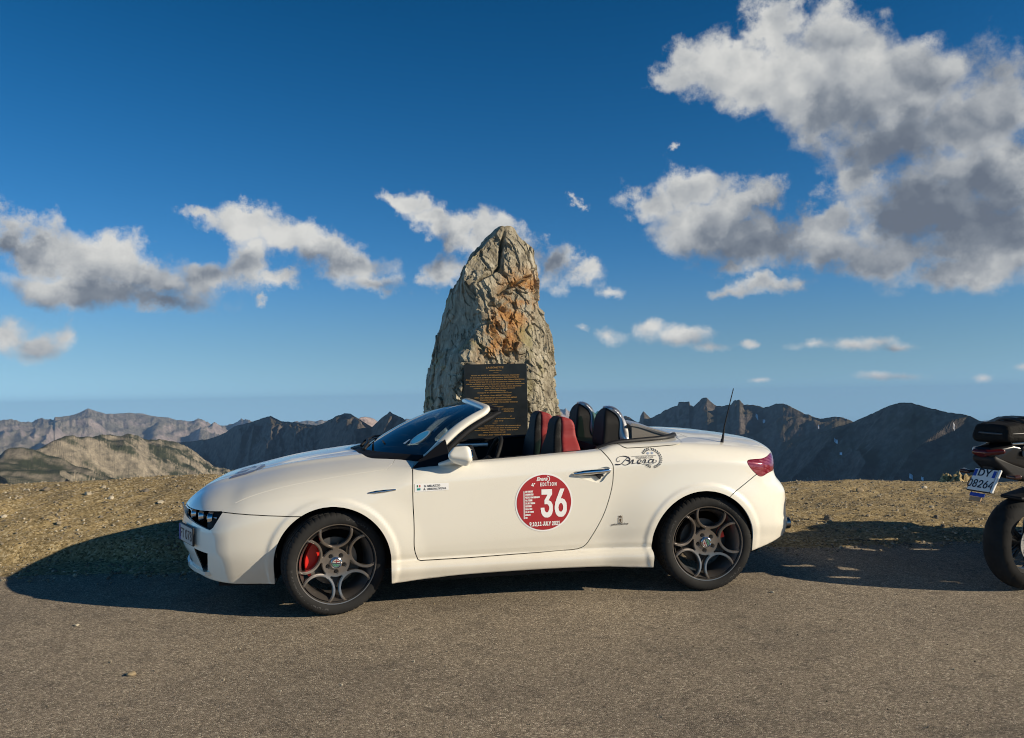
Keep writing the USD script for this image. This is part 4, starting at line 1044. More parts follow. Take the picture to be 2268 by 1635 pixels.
def put_panel(name, m, material=PAINT, label=None):
    """Writes a panel with the skin's own normals where it lies on the skin, flat ones on its cut edges."""
    t = from_m3(m)
    v, f = np.array(t.vertices), np.array(t.faces)
    tri = v[f].reshape(-1, 3)
    fn = np.cross(v[f[:, 1]] - v[f[:, 0]], v[f[:, 2]] - v[f[:, 0]])
    ar = np.linalg.norm(fn, axis=1); keep = ar > 1e-11
    tri = tri.reshape(-1, 3, 3)[keep].reshape(-1, 3); fn = (fn / np.maximum(ar, 1e-20)[:, None])[keep]
    fn3 = np.repeat(fn, 3, 0)
    u, inv = np.unique(np.round(tri, 6), axis=0, return_inverse=True)
    sn, _ = skin_normal(u)
    sv = skin(u[:, 0], u[:, 1], u[:, 2])
    sn, sv = sn[inv.ravel()], sv[inv.ravel()]
    on = (np.abs(sv) < 1.5e-3) & ((sn * fn3).sum(1) > .55)
    nrm = np.where(on[:, None], sn, fn3)
    return obj(name, (tri, np.arange(len(tri)).reshape(-1, 3)), material, car, normals=nrm, label=label)
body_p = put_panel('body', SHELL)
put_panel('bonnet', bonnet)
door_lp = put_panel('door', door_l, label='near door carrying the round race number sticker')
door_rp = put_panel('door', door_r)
bump_p = put_panel('front_bumper', front_bumper)
rbump_p = put_panel('rear_bumper', rear_bumper)
put_panel('rear_valance', valance, GREYP)
put_panel('boot_lid', boot)
put_panel('hood_cover', tonneau)
cmp_ = lamps.decompose()
for k in sorted(cmp_, key=lambda q: q.bounding_box()[1]):
    if k.volume() > 2e-5: put_panel('tail_lamp', k, LAMPRED)
obj('inner_shell', from_m3(CORE), BLACK, car, smooth=30)

# underbody pan
obj('underbody', from_m3(prism_z([(-.75, -.62), (-.45, -.66), (.5, -.80), (2.0, -.80), (2.9, -.62), (3.1, -.5), (3.1, .5), (2.9, .62), (2.0, .80), (.5, .80), (-.45, .66), (-.75, .62)], .165, .20) - arch_core), BLACK, car)

# ---------------------------------------------------------------- windscreen, frame, seals
def ws(u, v, off=0.0):
    u, v = np.broadcast_arrays(np.asarray(u, float), np.asarray(v, float))
    b = np.stack([.20 + .43 * np.abs(u) ** 2.0, .675 * u, .995 - .006 * u ** 2], -1)
    t = np.stack([.945 + .085 * u ** 2, .585 * u, 1.312 - .036 * u ** 2], -1)
    p = b + (t - b) * v[..., None]
    n = np.stack([np.full_like(u, -.40) , .35 * u, np.full_like(u, .85)], -1)
    return p + n * ((.045 - .012 * u ** 2) * np.sin(PI * np.clip(v, 0, 1)) + off)[..., None]
uu, vv = np.meshgrid(np.linspace(-1, 1, 41), np.linspace(-.04, 1, 25), indexing='ij')
obj('windscreen', thick_sheet(ws(uu, vv)[:, ::-1], .005), GLASS, car, smooth=40)
def sweep(path, wv, nv, a, b, n=12, e=2.6, caps=True):
    """Lofts a rounded section (half sizes a along wv, b along nv) along a path."""
    path, wv, nv = (np.asarray(q, float) for q in (path, wv, nv))
    m = len(path)
    a, b = np.broadcast_to(a, (m,)), np.broadcast_to(b, (m,))
    th = np.arange(n) * 2 * PI / n
    cx, cy = np.sign(np.cos(th)) * np.abs(np.cos(th)) ** (2 / e), np.sign(np.sin(th)) * np.abs(np.sin(th)) ** (2 / e)
    v = path[:, None] + a[:, None, None] * cx[None, :, None] * wv[:, None] + b[:, None, None] * cy[None, :, None] * nv[:, None]
    v = v.reshape(-1, 3); f = []
    for i in range(m - 1):
        for k in range(n):
            p, q, r_, s_ = i * n + k, i * n + (k + 1) % n, (i + 1) * n + (k + 1) % n, (i + 1) * n + k
            f += [(p, q, r_), (p, r_, s_)]
    v = np.vstack([v, path[:1], path[-1:]])
    for k in range(n):
        f += [(m * n, (k + 1) % n, k), (m * n + 1, (m - 1) * n + k, (m - 1) * n + (k + 1) % n)]
    t = trimesh.Trimesh(v, np.array(f), process=False)
    if t.volume < 0: t.invert()
    return t
def unit(v): return v / (np.linalg.norm(v, axis=-1, keepdims=True) + 1e-12)
# frame follows the glass edge: up one pillar, across the header, down the other
vs = np.linspace(-.10, 1.0, 26)
left = ws(-1.0 * np.ones(26), vs)
us = np.linspace(-1, 1, 41)[1:-1]
top = ws(us, np.ones(39))
pil = left + np.array([.022, -.022, -.004])
hd = top + np.array([.028, 0, .006])
path = np.vstack([pil[:-1], pil[-1:] + [.004, .004, .006], hd, (pil[-1:] + [.004, .004, .006]) * [1, -1, 1], (pil[:-1] * [1, -1, 1])[::-1]])
path = gaussian_filter1d(path, 1.0, axis=0, mode='nearest')
tan_ = unit(np.gradient(path, axis=0))
nrm_ = np.vstack([np.tile([-.30, -.62, .72], (25, 1)), np.tile([-.28, -.35, .88], (1, 1)), np.tile([-.22, 0, .97], (39, 1)), np.tile([-.28, .35, .88], (1, 1)), np.tile([-.30, .62, .72], (25, 1))])
nrm_ = gaussian_filter1d(nrm_, 2, axis=0, mode='nearest'); nrm_ = unit(nrm_ - tan_ * (nrm_ * tan_).sum(1)[:, None])
wid_ = np.cross(tan_, nrm_)
hw = np.r_[np.linspace(.040, .030, 25), .030, np.full(39, .030), .030, np.linspace(.030, .040, 25)]
frame_p = obj('windscreen_frame', sweep(path, wid_, nrm_, hw, .020, 14), PAINT, car, smooth=50)
# black header seal and pillar seals
hp = top + np.array([.060, 0, .000]); hp = np.vstack([[1.150, -.600, 1.268], [1.115, -.590, 1.276], hp, [1.115, .590, 1.276], [1.150, .600, 1.268]])
hp = gaussian_filter1d(hp, 1.2, axis=0, mode='nearest')
tq = unit(np.gradient(hp, axis=0)); nq = np.tile([0, 0, 1.0], (len(hp), 1)); nq = unit(nq - tq * (nq * tq).sum(1)[:, None])
obj('header_seal', sweep(hp, np.cross(tq, nq), nq, np.r_[.012, .02, np.full(len(hp) - 4, .024), .02, .012], .020, 10), TRIM, car, smooth=50)
for sgn in (1, -1):
    sp = (pil + np.array([.052, .010, -.036]))[2:]
    sp = np.vstack([sp, [[1.105, -.598, 1.252], [1.165, -.600, 1.258]]])
    sp = gaussian_filter1d(sp, 1.0, axis=0, mode='nearest') * [1, sgn, 1]
    obj('pillar_seal', tube(sp, np.r_[np.full(len(sp) - 2, .021), .018, .011], 10), TRIM, car, smooth=50)
    # black corner plate that carries the mirror
    tri = [(.520, -.815, .912), (.575, -.785, .960), (.66, -.745, 1.025), (.745, -.715, 1.085), (.765, -.760, 1.00), (.775, -.822, .932)]
    tri = np.array(tri) * [1, sgn, 1]
    pts = [(*q, .004) for q in tri]
    obj('mirror_plate', from_m3(hull_spheres([pts[0], pts[1], pts[5]]) + hull_spheres([pts[1], pts[2], pts[5]]) + hull_spheres([pts[2], pts[3], pts[4], pts[5]])), GLOSSBLACK, car)
# cowl panel with wipers
cu, cv = np.meshgrid(np.linspace(-1, 1, 41), np.linspace(0, 1, 6), indexing='ij')
wb = ws(cu, np.full_like(cu, -.03), -.004)
fx = np.interp(np.abs(cu * .66), [-q[1] for q in cowl_half[:10]], [q[0] for q in cowl_half[:10]])
fr = np.stack([fx + .006, cu * .66, Tf(fx, cu * .66) - .022], -1)
obj('cowl_panel', thick_sheet((fr + (wb - fr) * cv[..., None]), .006), BLACK, car)
for (y0, y1, x0) in ((-.30, .28, .175), (-.02, .56, .15)):
    pv = np.array([x0 + .02, y0, 1.0])
    e1 = ws(np.array([(y1) / .66]), np.array([.06]), .022)[0]
    mid = ws(np.array([(y0 * .35 + y1 * .65) / .66]), np.array([.07]), .028)[0]
    w = obj('wiper', tube([pv, pv + [.03, .05, .035], (pv + mid) / 2 + [0, 0, .03], mid], [.014, .011, .008, .006], 8), TRIM, car)
    a_, b_ = ws(np.array([(y1 - .56) / .66]), np.array([.10]), .010)[0], ws(np.array([min(.96, (y1 + .03) / .66)]), np.array([.05]), .010)[0]
    obj('wiper_blade', tube(np.linspace(a_, b_, 12) + np.outer(np.sin(np.linspace(0, PI, 12)), [-.015, 0, .012]), .007, 6), TRIM, w)

# ---------------------------------------------------------------- door mirrors
for sgn in (-1, 1):
    mm = hull_spheres([(.775, -.995, 1.000, .030), (.80, -.985, 1.030, .028), (.862, -1.00, 1.028, .034), (.872, -1.02, .985, .034), (.86, -.985, .958, .030), (.79, -.965, .975, .028), (.862, -.885, 1.020, .032), (.868, -.885, .962, .030), (.805, -.895, .985, .036)])
    t = from_m3(mm.refine_to_length(.012)); trimesh.smoothing.filter_taubin(t, iterations=14); t.vertices = t.vertices * [1, .80, 1] + [.0, -.142, 0]
    if sgn > 0: t.vertices[:, 1] *= -1; t.invert()
    mr = obj('door_mirror', t, PAINT, car, smooth=180)
    st = from_m3((hull_spheres([(.70, -.822, .935, .012), (.775, -.822, .935, .012), (.80, -.87, .965, .020), (.85, -.87, .965, .022)])).refine_to_length(.012)); trimesh.smoothing.filter_taubin(st, iterations=6)
    if sgn > 0: st.vertices[:, 1] *= -1; st.invert()
    obj('mirror_arm', st, PAINT, mr, smooth=180)
    gl = trimesh.creation.cylinder(.052, .006, 28); gl.apply_transform(R('y', 90)); gl.apply_scale([1, 1.35, .85]); gl.apply_translation([.902, sgn * .905, .993])
    obj('mirror_glass', gl, CHROME, mr)

# ---------------------------------------------------------------- cockpit
def seat(y):
    x = thing_part = xf('seat', car, T(0, y, 0))
    prof = spline2([(1.44, .62), (1.49, .80), (1.525, .97), (1.55, 1.10), (1.567, 1.175), (1.60, 1.203), (1.645, 1.198), (1.688, 1.175), (1.706, 1.10), (1.722, .98), (1.722, .80), (1.70, .60), (1.55, .57)], 80, closed=True)
    splitl = spline2([(1.50, .55), (1.545, .80), (1.585, .97), (1.603, 1.10), (1.606, 1.16), (1.602, 1.25)], 20)
    wid = csec([spline2([(-.25, .50), (-.255, .70), (-.245, .88), (-.19, 1.0), (-.135, 1.07), (-.128, 1.15), (-.10, 1.203), (0, 1.21), (.10, 1.203), (.128, 1.15), (.135, 1.07), (.19, 1.0), (.245, .88), (.255, .70), (.25, .50)], 70)]).extrude(3).rotate((90, 0, 0)).rotate((0, 0, 90))
    base = prism(prof, -.3, .3) ^ wid
    rear = np.vstack([splitl, [(2.2, 1.25), (2.2, .55)]])
    for nm, cut, mt in (('seat_front', base - prism(rear, -.4, .4), LEATHER), ('seat_back', base ^ prism(rear, -.4, .4), REDL)):
        t = from_m3(cut.refine_to_length(.018)); trimesh.smoothing.filter_taubin(t, iterations=12)
        obj(nm, t, mt, x, smooth=60)
    cush = hull_spheres([(1.05, -.20, .50, .07), (1.05, .20, .50, .07), (1.55, -.20, .46, .07), (1.55, .20, .46, .07)])
    obj('seat_cushion', from_m3(cush), LEATHER, x, smooth=60)
seat(-.37); seat(.37)
dash = hull_spheres([(.70, -.64, .90, .05), (.70, .64, .90, .05), (.93, -.66, .86, .05), (.93, .66, .86, .05), (.82, -.55, .945, .03), (.82, .55, .945, .03), (.95, -.66, .60, .05), (.95, .66, .60, .05)])
obj('dashboard', from_m3(dash), LEATHER, car, smooth=50)
hood_ = hull_spheres([(.86, -.50, .93, .03), (.86, -.24, .93, .03), (.95, -.37, .985, .03), (.92, -.45, .965, .03), (.92, -.29, .965, .03), (.97, -.48, .90, .03), (.97, -.26, .90, .03)])
obj('instrument_hood', from_m3(hood_), LEATHER, car, smooth=50)
wa = np.linspace(0, 2 * PI, 49)[:-1]
ring = np.stack([np.zeros(48), .185 * np.cos(wa), .185 * np.sin(wa)], 1) @ R('y', 24)[:3, :3].T + [1.10, -.37, .89]
sw = obj('steering_wheel', tube(ring, .016, 10, closed=True), LEATHER, car, smooth=60)
obj('steering_hub', from_m3(hull_spheres([(1.07, -.37, .86, .05), (1.09, -.44, .90, .025), (1.09, -.30, .90, .025), (1.02, -.37, .84, .05)])), LEATHER, sw, smooth=60)
for sgn in (-1, 1):
    tp = np.array([(.66, -.742, .922), (.90, -.765, .936), (1.2, -.768, .952), (1.5, -.764, .967), (1.76, -.750, .980)]) * [1, sgn, 1]
    obj('door_weatherstrip', tube(spline2(tp, 30), .013, 8), TRIM, car, smooth=60)
obj('door_trim', rbox(.34, .02, .035, .008), SILVER, xf('far_door_rail', car, T(1.06, .735, .905)))
mirror_in = hull_spheres([(1.02, -.09, 1.235, .018), (1.02, .09, 1.235, .018), (1.02, -.08, 1.27, .012), (1.02, .08, 1.27, .012)])
obj('rear_view_mirror', from_m3(mirror_in), BLACK, car, smooth=50)
# rim of the hood well, with the shelf behind the seats
shelf = prism_z(shp(Polygon(cock).buffer(-.004).intersection(sbox(1.86, -1, 2.6, 1))), .93, .985)
obj('rear_shelf', from_m3(shelf), BLACK, car)
wr = spline2([(1.79, -.745, .992), (1.86, -.742, 1.012), (1.92, -.738, 1.028), (2.02, -.725, 1.036), (2.20, -.688, 1.040), (2.33, -.645, 1.044), (2.43, -.55, 1.052)], 40)
for sgn in (1, -1):
    obj('hood_well_trim', tube(wr * [1, sgn, 1], np.linspace(.016, .022, 40), 10), TRIM, car, smooth=60)

# roll hoops with their fairings, and the glass wind deflector between them
def arch_x(y, hw_, z0, z1, x0=1.7, x1=2.7):
    a = np.linspace(0, PI, 40)
    pts = [(y + hw_ * math.cos(t) * (1 - .10 * math.sin(t)), z1 - hw_ * .95 + hw_ * .95 * math.sin(t) ** .8) for t in a]
    pts = [(y + hw_ * 1.06, z0)] + pts + [(y - hw_ * 1.06, z0)]
    return csec([np.array(pts)]).extrude(x1 - x0).rotate((90, 0, 0)).rotate((0, 0, 90)).translate((x0, 0, 0))
for y in (-.41, .40):
    pad = prism(spline2([(1.900, .98), (1.898, 1.08), (1.908, 1.17), (1.935, 1.240), (1.965, 1.262), (1.998, 1.25), (2.04, 1.14), (2.072, .98)], 60, closed=True), y - .2, y + .2) ^ arch_x(y, .145, .95, 1.263)
    band = prism(spline2([(1.955, 1.266), (1.985, 1.274), (2.02, 1.256), (2.065, 1.16), (2.11, 1.06), (2.130, .98), (2.055, .98), (2.02, 1.12), (1.99, 1.23)], 60, closed=True), y - .2, y + .2) ^ arch_x(y, .150, .95, 1.274)
    hp_ = xf('roll_hoop', car)
    t = from_m3(pad.refine_to_length(.02)); trimesh.smoothing.filter_taubin(t, iterations=8)
    obj('hoop_pad', t, LEATHER, hp_, smooth=60)
    obj('hoop_band', from_m3(band), SILVER, hp_, smooth=45)
    fl = prism([(2.105, .98), (2.105, 1.150), (2.15, 1.142), (2.43, 1.055), (2.46, 1.03), (2.46, .98)], y - .165, y + .165)
    obj('fairing_side', from_m3(fl), GREYP, hp_)
    cvp = np.array([(2.095, 1.166), (2.15, 1.156), (2.30, 1.105), (2.43, 1.066), (2.475, 1.045)])
    g = spline2(cvp, 24)
    uu_ = np.linspace(-1, 1, 15)
    P = np.stack([np.stack([np.full(15, gx), y + .176 * uu_, gz - .020 * uu_ ** 2], -1) for gx, gz in g])
    obj('fairing_top', thick_sheet(P, .014), SILVER, hp_, smooth=50)
dfl = csec([np.array([(-.215, 1.0), (-.215, 1.165), (-.12, 1.185), (-.03, 1.205), (.05, 1.21), (.10, 1.19), (.215, 1.20), (.215, 1.0)])[::-1]]).extrude(.006).rotate((90, 0, 0)).rotate((0, 0, 90)).translate((2.02, 0, 0))
obj('wind_deflector', from_m3(dfl), GREENGLASS, car)
# antenna
ab = np.array([2.740, -.690, 1.000])
an = obj('antenna', tube([ab, ab + [.008, 0, .035], ab + [.022, 0, .12], ab + [.092, -.01, .39]], [.014, .009, .0055, .0032], 8), TRIM, car)

# ---------------------------------------------------------------- wheels
def tyre_mesh():
    half = [(.250, .098), (.257, .108), (.270, .1165), (.290, .1185), (.308, .1155), (.320, .107), (.3265, .094), (.329, .083), (.3295, .080), (.3235, .078), (.3235, .070), (.3305, .068), (.332, .040), (.3255, .038), (.3255, .030), (.3325, .028), (.333, 0)]
    prof = half + [(r, -y) for r, y in half[-2::-1]]
    prof = [(.240, .09)] + prof + [(.240, -.09)]
    t = revolve(prof, 336)
    v = t.vertices.reshape(336, len(prof), 3)
    for k in range(0, 336, 6):                       # cross grooves in the shoulder ribs
        for j, (r, y) in enumerate(prof):
            if .066 < abs(y) < .112 and r > .312:
                v[k, j, [0, 2]] *= .984
    t.vertices = v.reshape(-1, 3)
    if t.volume < 0: t.invert()
    return t
def rim_meshes():
    barrel = revolve([(.2565, -.100), (.2580, -.105), (.2560, -.110), (.251, -.109), (.247, -.100), (.244, -.085), (.225, -.060), (.218, -.02), (.218, .08), (.236, .098), (.245, .100), (.245, .104), (.230, .104), (.212, .085), (.212, -.02), (.219, -.062), (.234, -.087), (.238, -.1)][::-1], 96)
    cs = [(.204 * math.cos(math.radians(90 + 72 * k)), .204 * math.sin(math.radians(90 + 72 * k))) for k in range(5)]
    holes = unary_union([Point(c).buffer(.0930, 40) for c in cs])
    rings = unary_union([Point(c).buffer(.1100, 40) for c in cs])
    disc = Point(0, 0).buffer(.2465, 64)
    hub = Point(0, 0).buffer(.090, 40)
    face = unary_union([rings, hub]).buffer(.0055).buffer(-.0055).difference(holes).intersection(disc)
    bolts = unary_union([Point(.055 * math.cos(math.radians(54 + 72 * k)), .055 * math.sin(math.radians(54 + 72 * k))).buffer(.0125, 12) for k in range(5)])
    face = face.difference(bolts).difference(Point(0, 0).buffer(.036, 24))
    def ext(s, d, y0):
        m = extrude(s, d); mm = to_m3(m).refine_to_length(.016)
        t = from_m3(mm); v = np.array(t.vertices)
        r = np.hypot(v[:, 0], v[:, 1])
        v = np.stack([v[:, 0], y0 - v[:, 2] + .030 * (1 - sstep(r, .06, .235)), v[:, 1]], 1)
        t = trimesh.Trimesh(v, t.faces, process=False)
        if t.volume < 0: t.invert()
        return t
    one = ext(face, .034, -.060); two = ext(face.buffer(-.0045), .006, -.0935)
    web = ext(Point(0, 0).buffer(.165, 48).difference(unary_union([Point(c).buffer(.104, 32) for c in cs])), .03, -.012)
    return barrel, trimesh.util.concatenate([one, two]), web
TYRE, RIM = tyre_mesh(), rim_meshes()
def ring_text(txt, r, h, a0, weight=800, stretch=1.0):
    s = text_shape(txt, h, weight, stretch)
    v, f = flat_tris(s, .02)
    ang = math.radians(a0) - v[:, 0] / r
    rr = r + v[:, 1] - h / 2
    return np.stack([rr * np.cos(ang), np.zeros(len(v)), rr * np.sin(ang)], 1), f
def disc_mesh(shape, y, cell=None):
    v, f = flat_tris(shape, cell)
    return trimesh.Trimesh(np.stack([v[:, 0], np.full(len(v), y), v[:, 1]], 1), f, process=False)
def wheel(x, sgn, steer, turn, cal, zc=.326):
    m = T(x, sgn * .782, zc) @ R('z', steer) @ (R('z', 180) if sgn > 0 else np.eye(4))
    w = xf('wheel', car, m)
    spin = R('y', turn)
    tp = obj('tyre', TYRE.copy().apply_transform(spin), RUBBER, w, smooth=40)
    ws_ = []
    for (txt, r, h, a, st) in (('PIRELLI', .287, .030, -55, 1.15), ('P ZERO', .287, .028, 62, 1.2), ('235/45 ZR18', .288, .020, 55 if x > 1 else 200, 1.1)):
        if x < 1 and txt == 'PIRELLI': a = -120
        if x > 1 and txt == 'P ZERO': a = 160
        v, f = ring_text(txt, r, h, a, 800, st)
        v[:, 1] = -(.1190 + .0005)
        v[:, 1] += .004 * np.abs(np.hypot(v[:, 0], v[:, 2]) - .288) / .015
        ws_.append(trimesh.Trimesh(v, f, process=False))
    obj('tyre_lettering', trimesh.util.concatenate(ws_), RUBL, tp, smooth=False)
    rm = obj('rim', RIM[0].copy().apply_transform(spin), RIMM, w, smooth=35)
    obj('spokes', RIM[1].copy().apply_transform(spin), RIMM, rm, smooth=35)
    obj('spoke_web', RIM[2].copy().apply_transform(spin), RIMD, rm, smooth=35)
    for k in range(5):
        a = math.radians(54 + 72 * k)
        b = trimesh.creation.cylinder(.0095, .024, 10); b.apply_transform(R('x', 90)); b.apply_translation([.055 * math.cos(a), -.058, .055 * math.sin(a)])
        obj('wheel_bolt', b.apply_transform(spin), GLOSSBLACK, w)
    cap = revolve([(.0005, -.0805), (.030, -.0805), (.033, -.084), (.037, -.082), (.038, -.070), (.038, -.04)][::-1], 32)
    cp = obj('hub_cap', cap, CHROME, w, smooth=40)
    er = R('y', 100 if x < 1 else -20)
    D = Point(0, 0).buffer(.0285, 24)
    lf, rt = D.intersection(sbox(-1, -1, 0, 1)).buffer(-.003), D.intersection(sbox(0, -1, 1, 1)).buffer(-.003)
    snake = LineString(spline2([(.006, -.017), (.016, -.009), (.007, -.001), (.017, .008), (.010, .017)], 24)).buffer(.0026)
    for nm, s, y, mt in (('emblem_ground', D, -.0812, INK), ('emblem_left', lf, -.0816, EMB1), ('emblem_right', rt, -.0816, EMB2),
                         ('emblem_cross', unary_union([sbox(-.027, -.003, -.001, .003), sbox(-.0155, -.02, -.0095, .02)]).intersection(lf), -.082, EMB3), ('emblem_snake', snake, -.082, GREENV)):
        obj(nm, disc_mesh(s, y).apply_transform(er), mt, cp, smooth=False)
    dk = revolve([(.06, .012), (.153, .012), (.155, .014), (.155, .038), (.153, .040), (.06, .040)][::-1], 64)
    hubm = revolve([(.0005, -.02), (.075, -.02), (.078, 0), (.078, .04)][::-1], 32)
    dd = obj('brake_disc', trimesh.util.concatenate([dk, hubm]), DISC, w, smooth=35)
    c0, c1, r0, r1 = cal
    aa = np.radians(np.linspace(c0, c1, 14))
    cpoly = [(r1 * math.cos(t), r1 * math.sin(t)) for t in aa] + [(r0 * math.cos(t), r0 * math.sin(t)) for t in aa[::-1]]
    if sgn > 0: cpoly = [(-a, b) for a, b in cpoly]
    obj('brake_caliper', from_m3(prism(shp(Polygon(cpoly).buffer(-.008).buffer(.008)), -.012, .055)), CALIPER, w, smooth=35)
FRONT_CAL, REAR_CAL = (132, 208, .105, .185), (6, 44, .100, .165)
STEER = 14.5
wheel(0.0, -1, STEER, 0, FRONT_CAL); wheel(0.0, 1, STEER, 20, FRONT_CAL)
wheel(2.535, -1, 0, 10, REAR_CAL); wheel(2.535, 1, 0, 40, REAR_CAL)
for sgn in (-1, 1):
    ax_ = trimesh.creation.cylinder(.03, .7, 12); ax_.apply_transform(R('x', 90))
    for x in (0, 2.535): obj('drive_shaft', ax_.copy().apply_translation([x, sgn * .40, .31]), BLACK, car)

# ---------------------------------------------------------------- fittings on the near side
def side_y(x, z):
    if np.ndim(x) == 0: return float(side_y(np.array([x]), np.array([z]))[0])
    x, z = np.asarray(x, float), np.asarray(z, float)
    y = -Wf(x, z) - .01
    for _ in range(8): y = y + skin(x, y, z) * .9
    return y
def on_side(shape, x0, z0, off, cell=.02, rot=0.0):
    """A flat shape laid on the car's near flank at (x0, z0)."""
    v, f = flat_tris(shape, cell)
    c, s = math.cos(rot), math.sin(rot)
    x, z = x0 + v[:, 0] * c - v[:, 1] * s, z0 + v[:, 0] * s + v[:, 1] * c
    return trimesh.Trimesh(np.stack([x, side_y(x, z) - off, z], 1), f, process=False)
hy = float(side_y(1.72, .85))
for sgn in (1, -1):
    h = hull_spheres([(1.600, hy - .010, .845, .011), (1.66, hy - .017, .852, .0165), (1.78, hy - .018, .857, .0165), (1.838, hy - .010, .861, .0125)])
    h = from_m3(h.refine_to_length(.008)); trimesh.smoothing.filter_taubin(h, iterations=10)
    if sgn < 0: h.vertices[:, 1] *= -1; h.invert()
    hd_ = obj('handle', h, CHROME, door_lp if sgn > 0 else door_rp, smooth=180)
    ex = prism([(1.62, .835), (1.80, .845), (1.79, .835), (1.775, .800), (1.745, .826), (1.65, .832)], hy - .004, hy + .014)
    lk = prism(shp(Point(1.793, .826).buffer(.008, 8)), hy - .002, hy + .014)
    t = from_m3(ex + lk)
    if sgn < 0: t.vertices[:, 1] *= -1; t.invert()
    obj('handle_bracket', t, TRIM, hd_)
    ln = Polygon(spline2([(.224, .772), (.25, .783), (.32, .789), (.408, .795), (.414, .789), (.400, .783), (.33, .770), (.26, .764)], 40, closed=True))
    v, f = flat_tris(ln, .02)
    ind = trimesh.Trimesh(np.vstack([np.stack([v[:, 0], side_y(v[:, 0], v[:, 1]) - .006, v[:, 1]], 1)]), f, process=False)
    P0 = from_m3(hull_spheres([(.232, side_y(.232, .772) + .002, .772, .006), (.28, side_y(.28, .777) + .000, .777, .011), (.34, side_y(.34, .782), .782, .010), (.405, side_y(.405, .789), .789, .006)]))
    if sgn < 0: P0.vertices[:, 1] *= -1; P0.invert()
    obj('side_repeater', P0, CHROME, car, smooth=50)
# head lamps in their slot
for sgn in (-1, 1):
    for (x, y, r) in ((-.762, .672, .045), (-.835, .575, .047), (-.905, .465, .047)):
        hl = xf('head_lamp', car, T(x, sgn * y, .622) @ R('z', sgn * 18))
        obj('lamp_ring', revolve([(r - .010, .006), (r - .009, -.026), (r - .004, -.030), (r, -.026), (r, -.012), (r - .004, .006)], 32, 'x'), CHROME, hl, smooth=40)
        bowl = revolve([(.0005, .035), (r * .5, .030), (r * .86, .0)], 32, 'x')
        obj('lamp_reflector', bowl, GLOSSBLACK, hl, smooth=60)
        ls = from_m3(m3.Manifold.sphere(r * .5, 24)); ls.apply_scale([.5, 1, 1])
        obj('lamp_lens', ls, LENS, hl, smooth=60)
    barp = np.array([(-.985, -.33, .628), (-.93, -.45, .626), (-.855, -.57, .625), (-.775, -.685, .628), (-.735, -.74, .632)]) * [1, -sgn, 1]
    obj('lamp_bar', tube(spline2(barp, 20), .005, 6), CHROME, car, smooth=60)
# lip spoiler, grille mesh, shield surround
py = np.linspace(-.70, .70, 60)
px_ = (_xf(.30) + .52 * np.abs(py) ** 2.3)
lip = Polygon(np.vstack([np.stack([px_ - .012, py], 1), np.stack([px_ + .14, py], 1)[::-1]]))
obj('lip_spoiler', from_m3(prism_z(shp(lip), .255, .279)), PAINT, bump_p, smooth=40)
obj('grille_mesh', from_m3(prism_z([(-1.03, -.16), (-1.0, -.18), (-1.0, .18), (-1.03, .16)], .29, .66)), BLACK, car)
sh = np.array([(-.165, .655), (-.135, .50), (-.035, .292), (.035, .292), (.135, .50), (.165, .655)])
shp_ = spline2(sh, 40)
obj('shield_surround', tube(np.stack([_xf(shp_[:, 1]) + .004, shp_[:, 0], shp_[:, 1]], 1), .008, 8), CHROME, car, smooth=60)
for zz in (.34, .39, .44, .49, .54, .59):
    wz = np.interp(zz, [.292, .5, .655], [.035, .135, .165])
    obj('grille_bar', rbox(.02, 2 * wz - .01, .008, .003), CHROME, xf('shield_bar', car, T(float(_xf(zz)) + .02, 0, zz)))
# front number plate, set off-centre towards the near side, following the bumper
c0, c1 = np.array([-1.012, -.420]), np.array([-.876, -.672])
ang = math.degrees(math.atan2(-(c1 - c0)[0], -(c1 - c0)[1]))
pm = np.eye(4); ux = np.array([*(c1 - c0), 0]) / np.linalg.norm(c1 - c0); un = np.array([ux[1], -ux[0], 0])
if un[0] > 0: un = -un
pm[:3, 0], pm[:3, 1], pm[:3, 2] = ux, np.cross(un, ux), un
if pm[2, 1] < 0: pm[:3, 1] *= -1; 
pm[:3, 3] = [*(c0 + c1) / 2, .505] + un * .018
npl = xf('number_plate', car, pm)
obj('plate_frame', rbox(.300, .122, .012, .004), TRIM, npl)
obj('plate_board', rbox(.286, .108, .006, .002).apply_translation([0, 0, .0065]), flat('dull_plate', (.36, .37, .36)), npl)
obj('plate_band', rbox(.026, .106, .002, .0008).apply_translation([-.129, 0, .0105]), BLUEV, npl)
obj('plate_lettering', extrude(text_shape('FT 078', .062, 500, .92), .0015).apply_translation([.012, -.031, .0100]), INK, npl)
# exhaust tips
for y in (-.57, -.47, .47, .57):
    obj('exhaust_tip', revolve([(.036, .18), (.040, .18), (.042, -.02), (.040, -.024), (.037, -.02)][::-1], 24, 'x').apply_transform(R('z', 180)).apply_translation([3.285 + .03 * (abs(y) < .52), y, .372]), pbr('exhaust_chrome', (.30, .28, .27), .25, 1.0) if not stage.GetPrimAtPath('/World/Looks/exhaust_chrome') else UsdShade.Material.Get(stage, '/World/Looks/exhaust_chrome'), car, smooth=40)
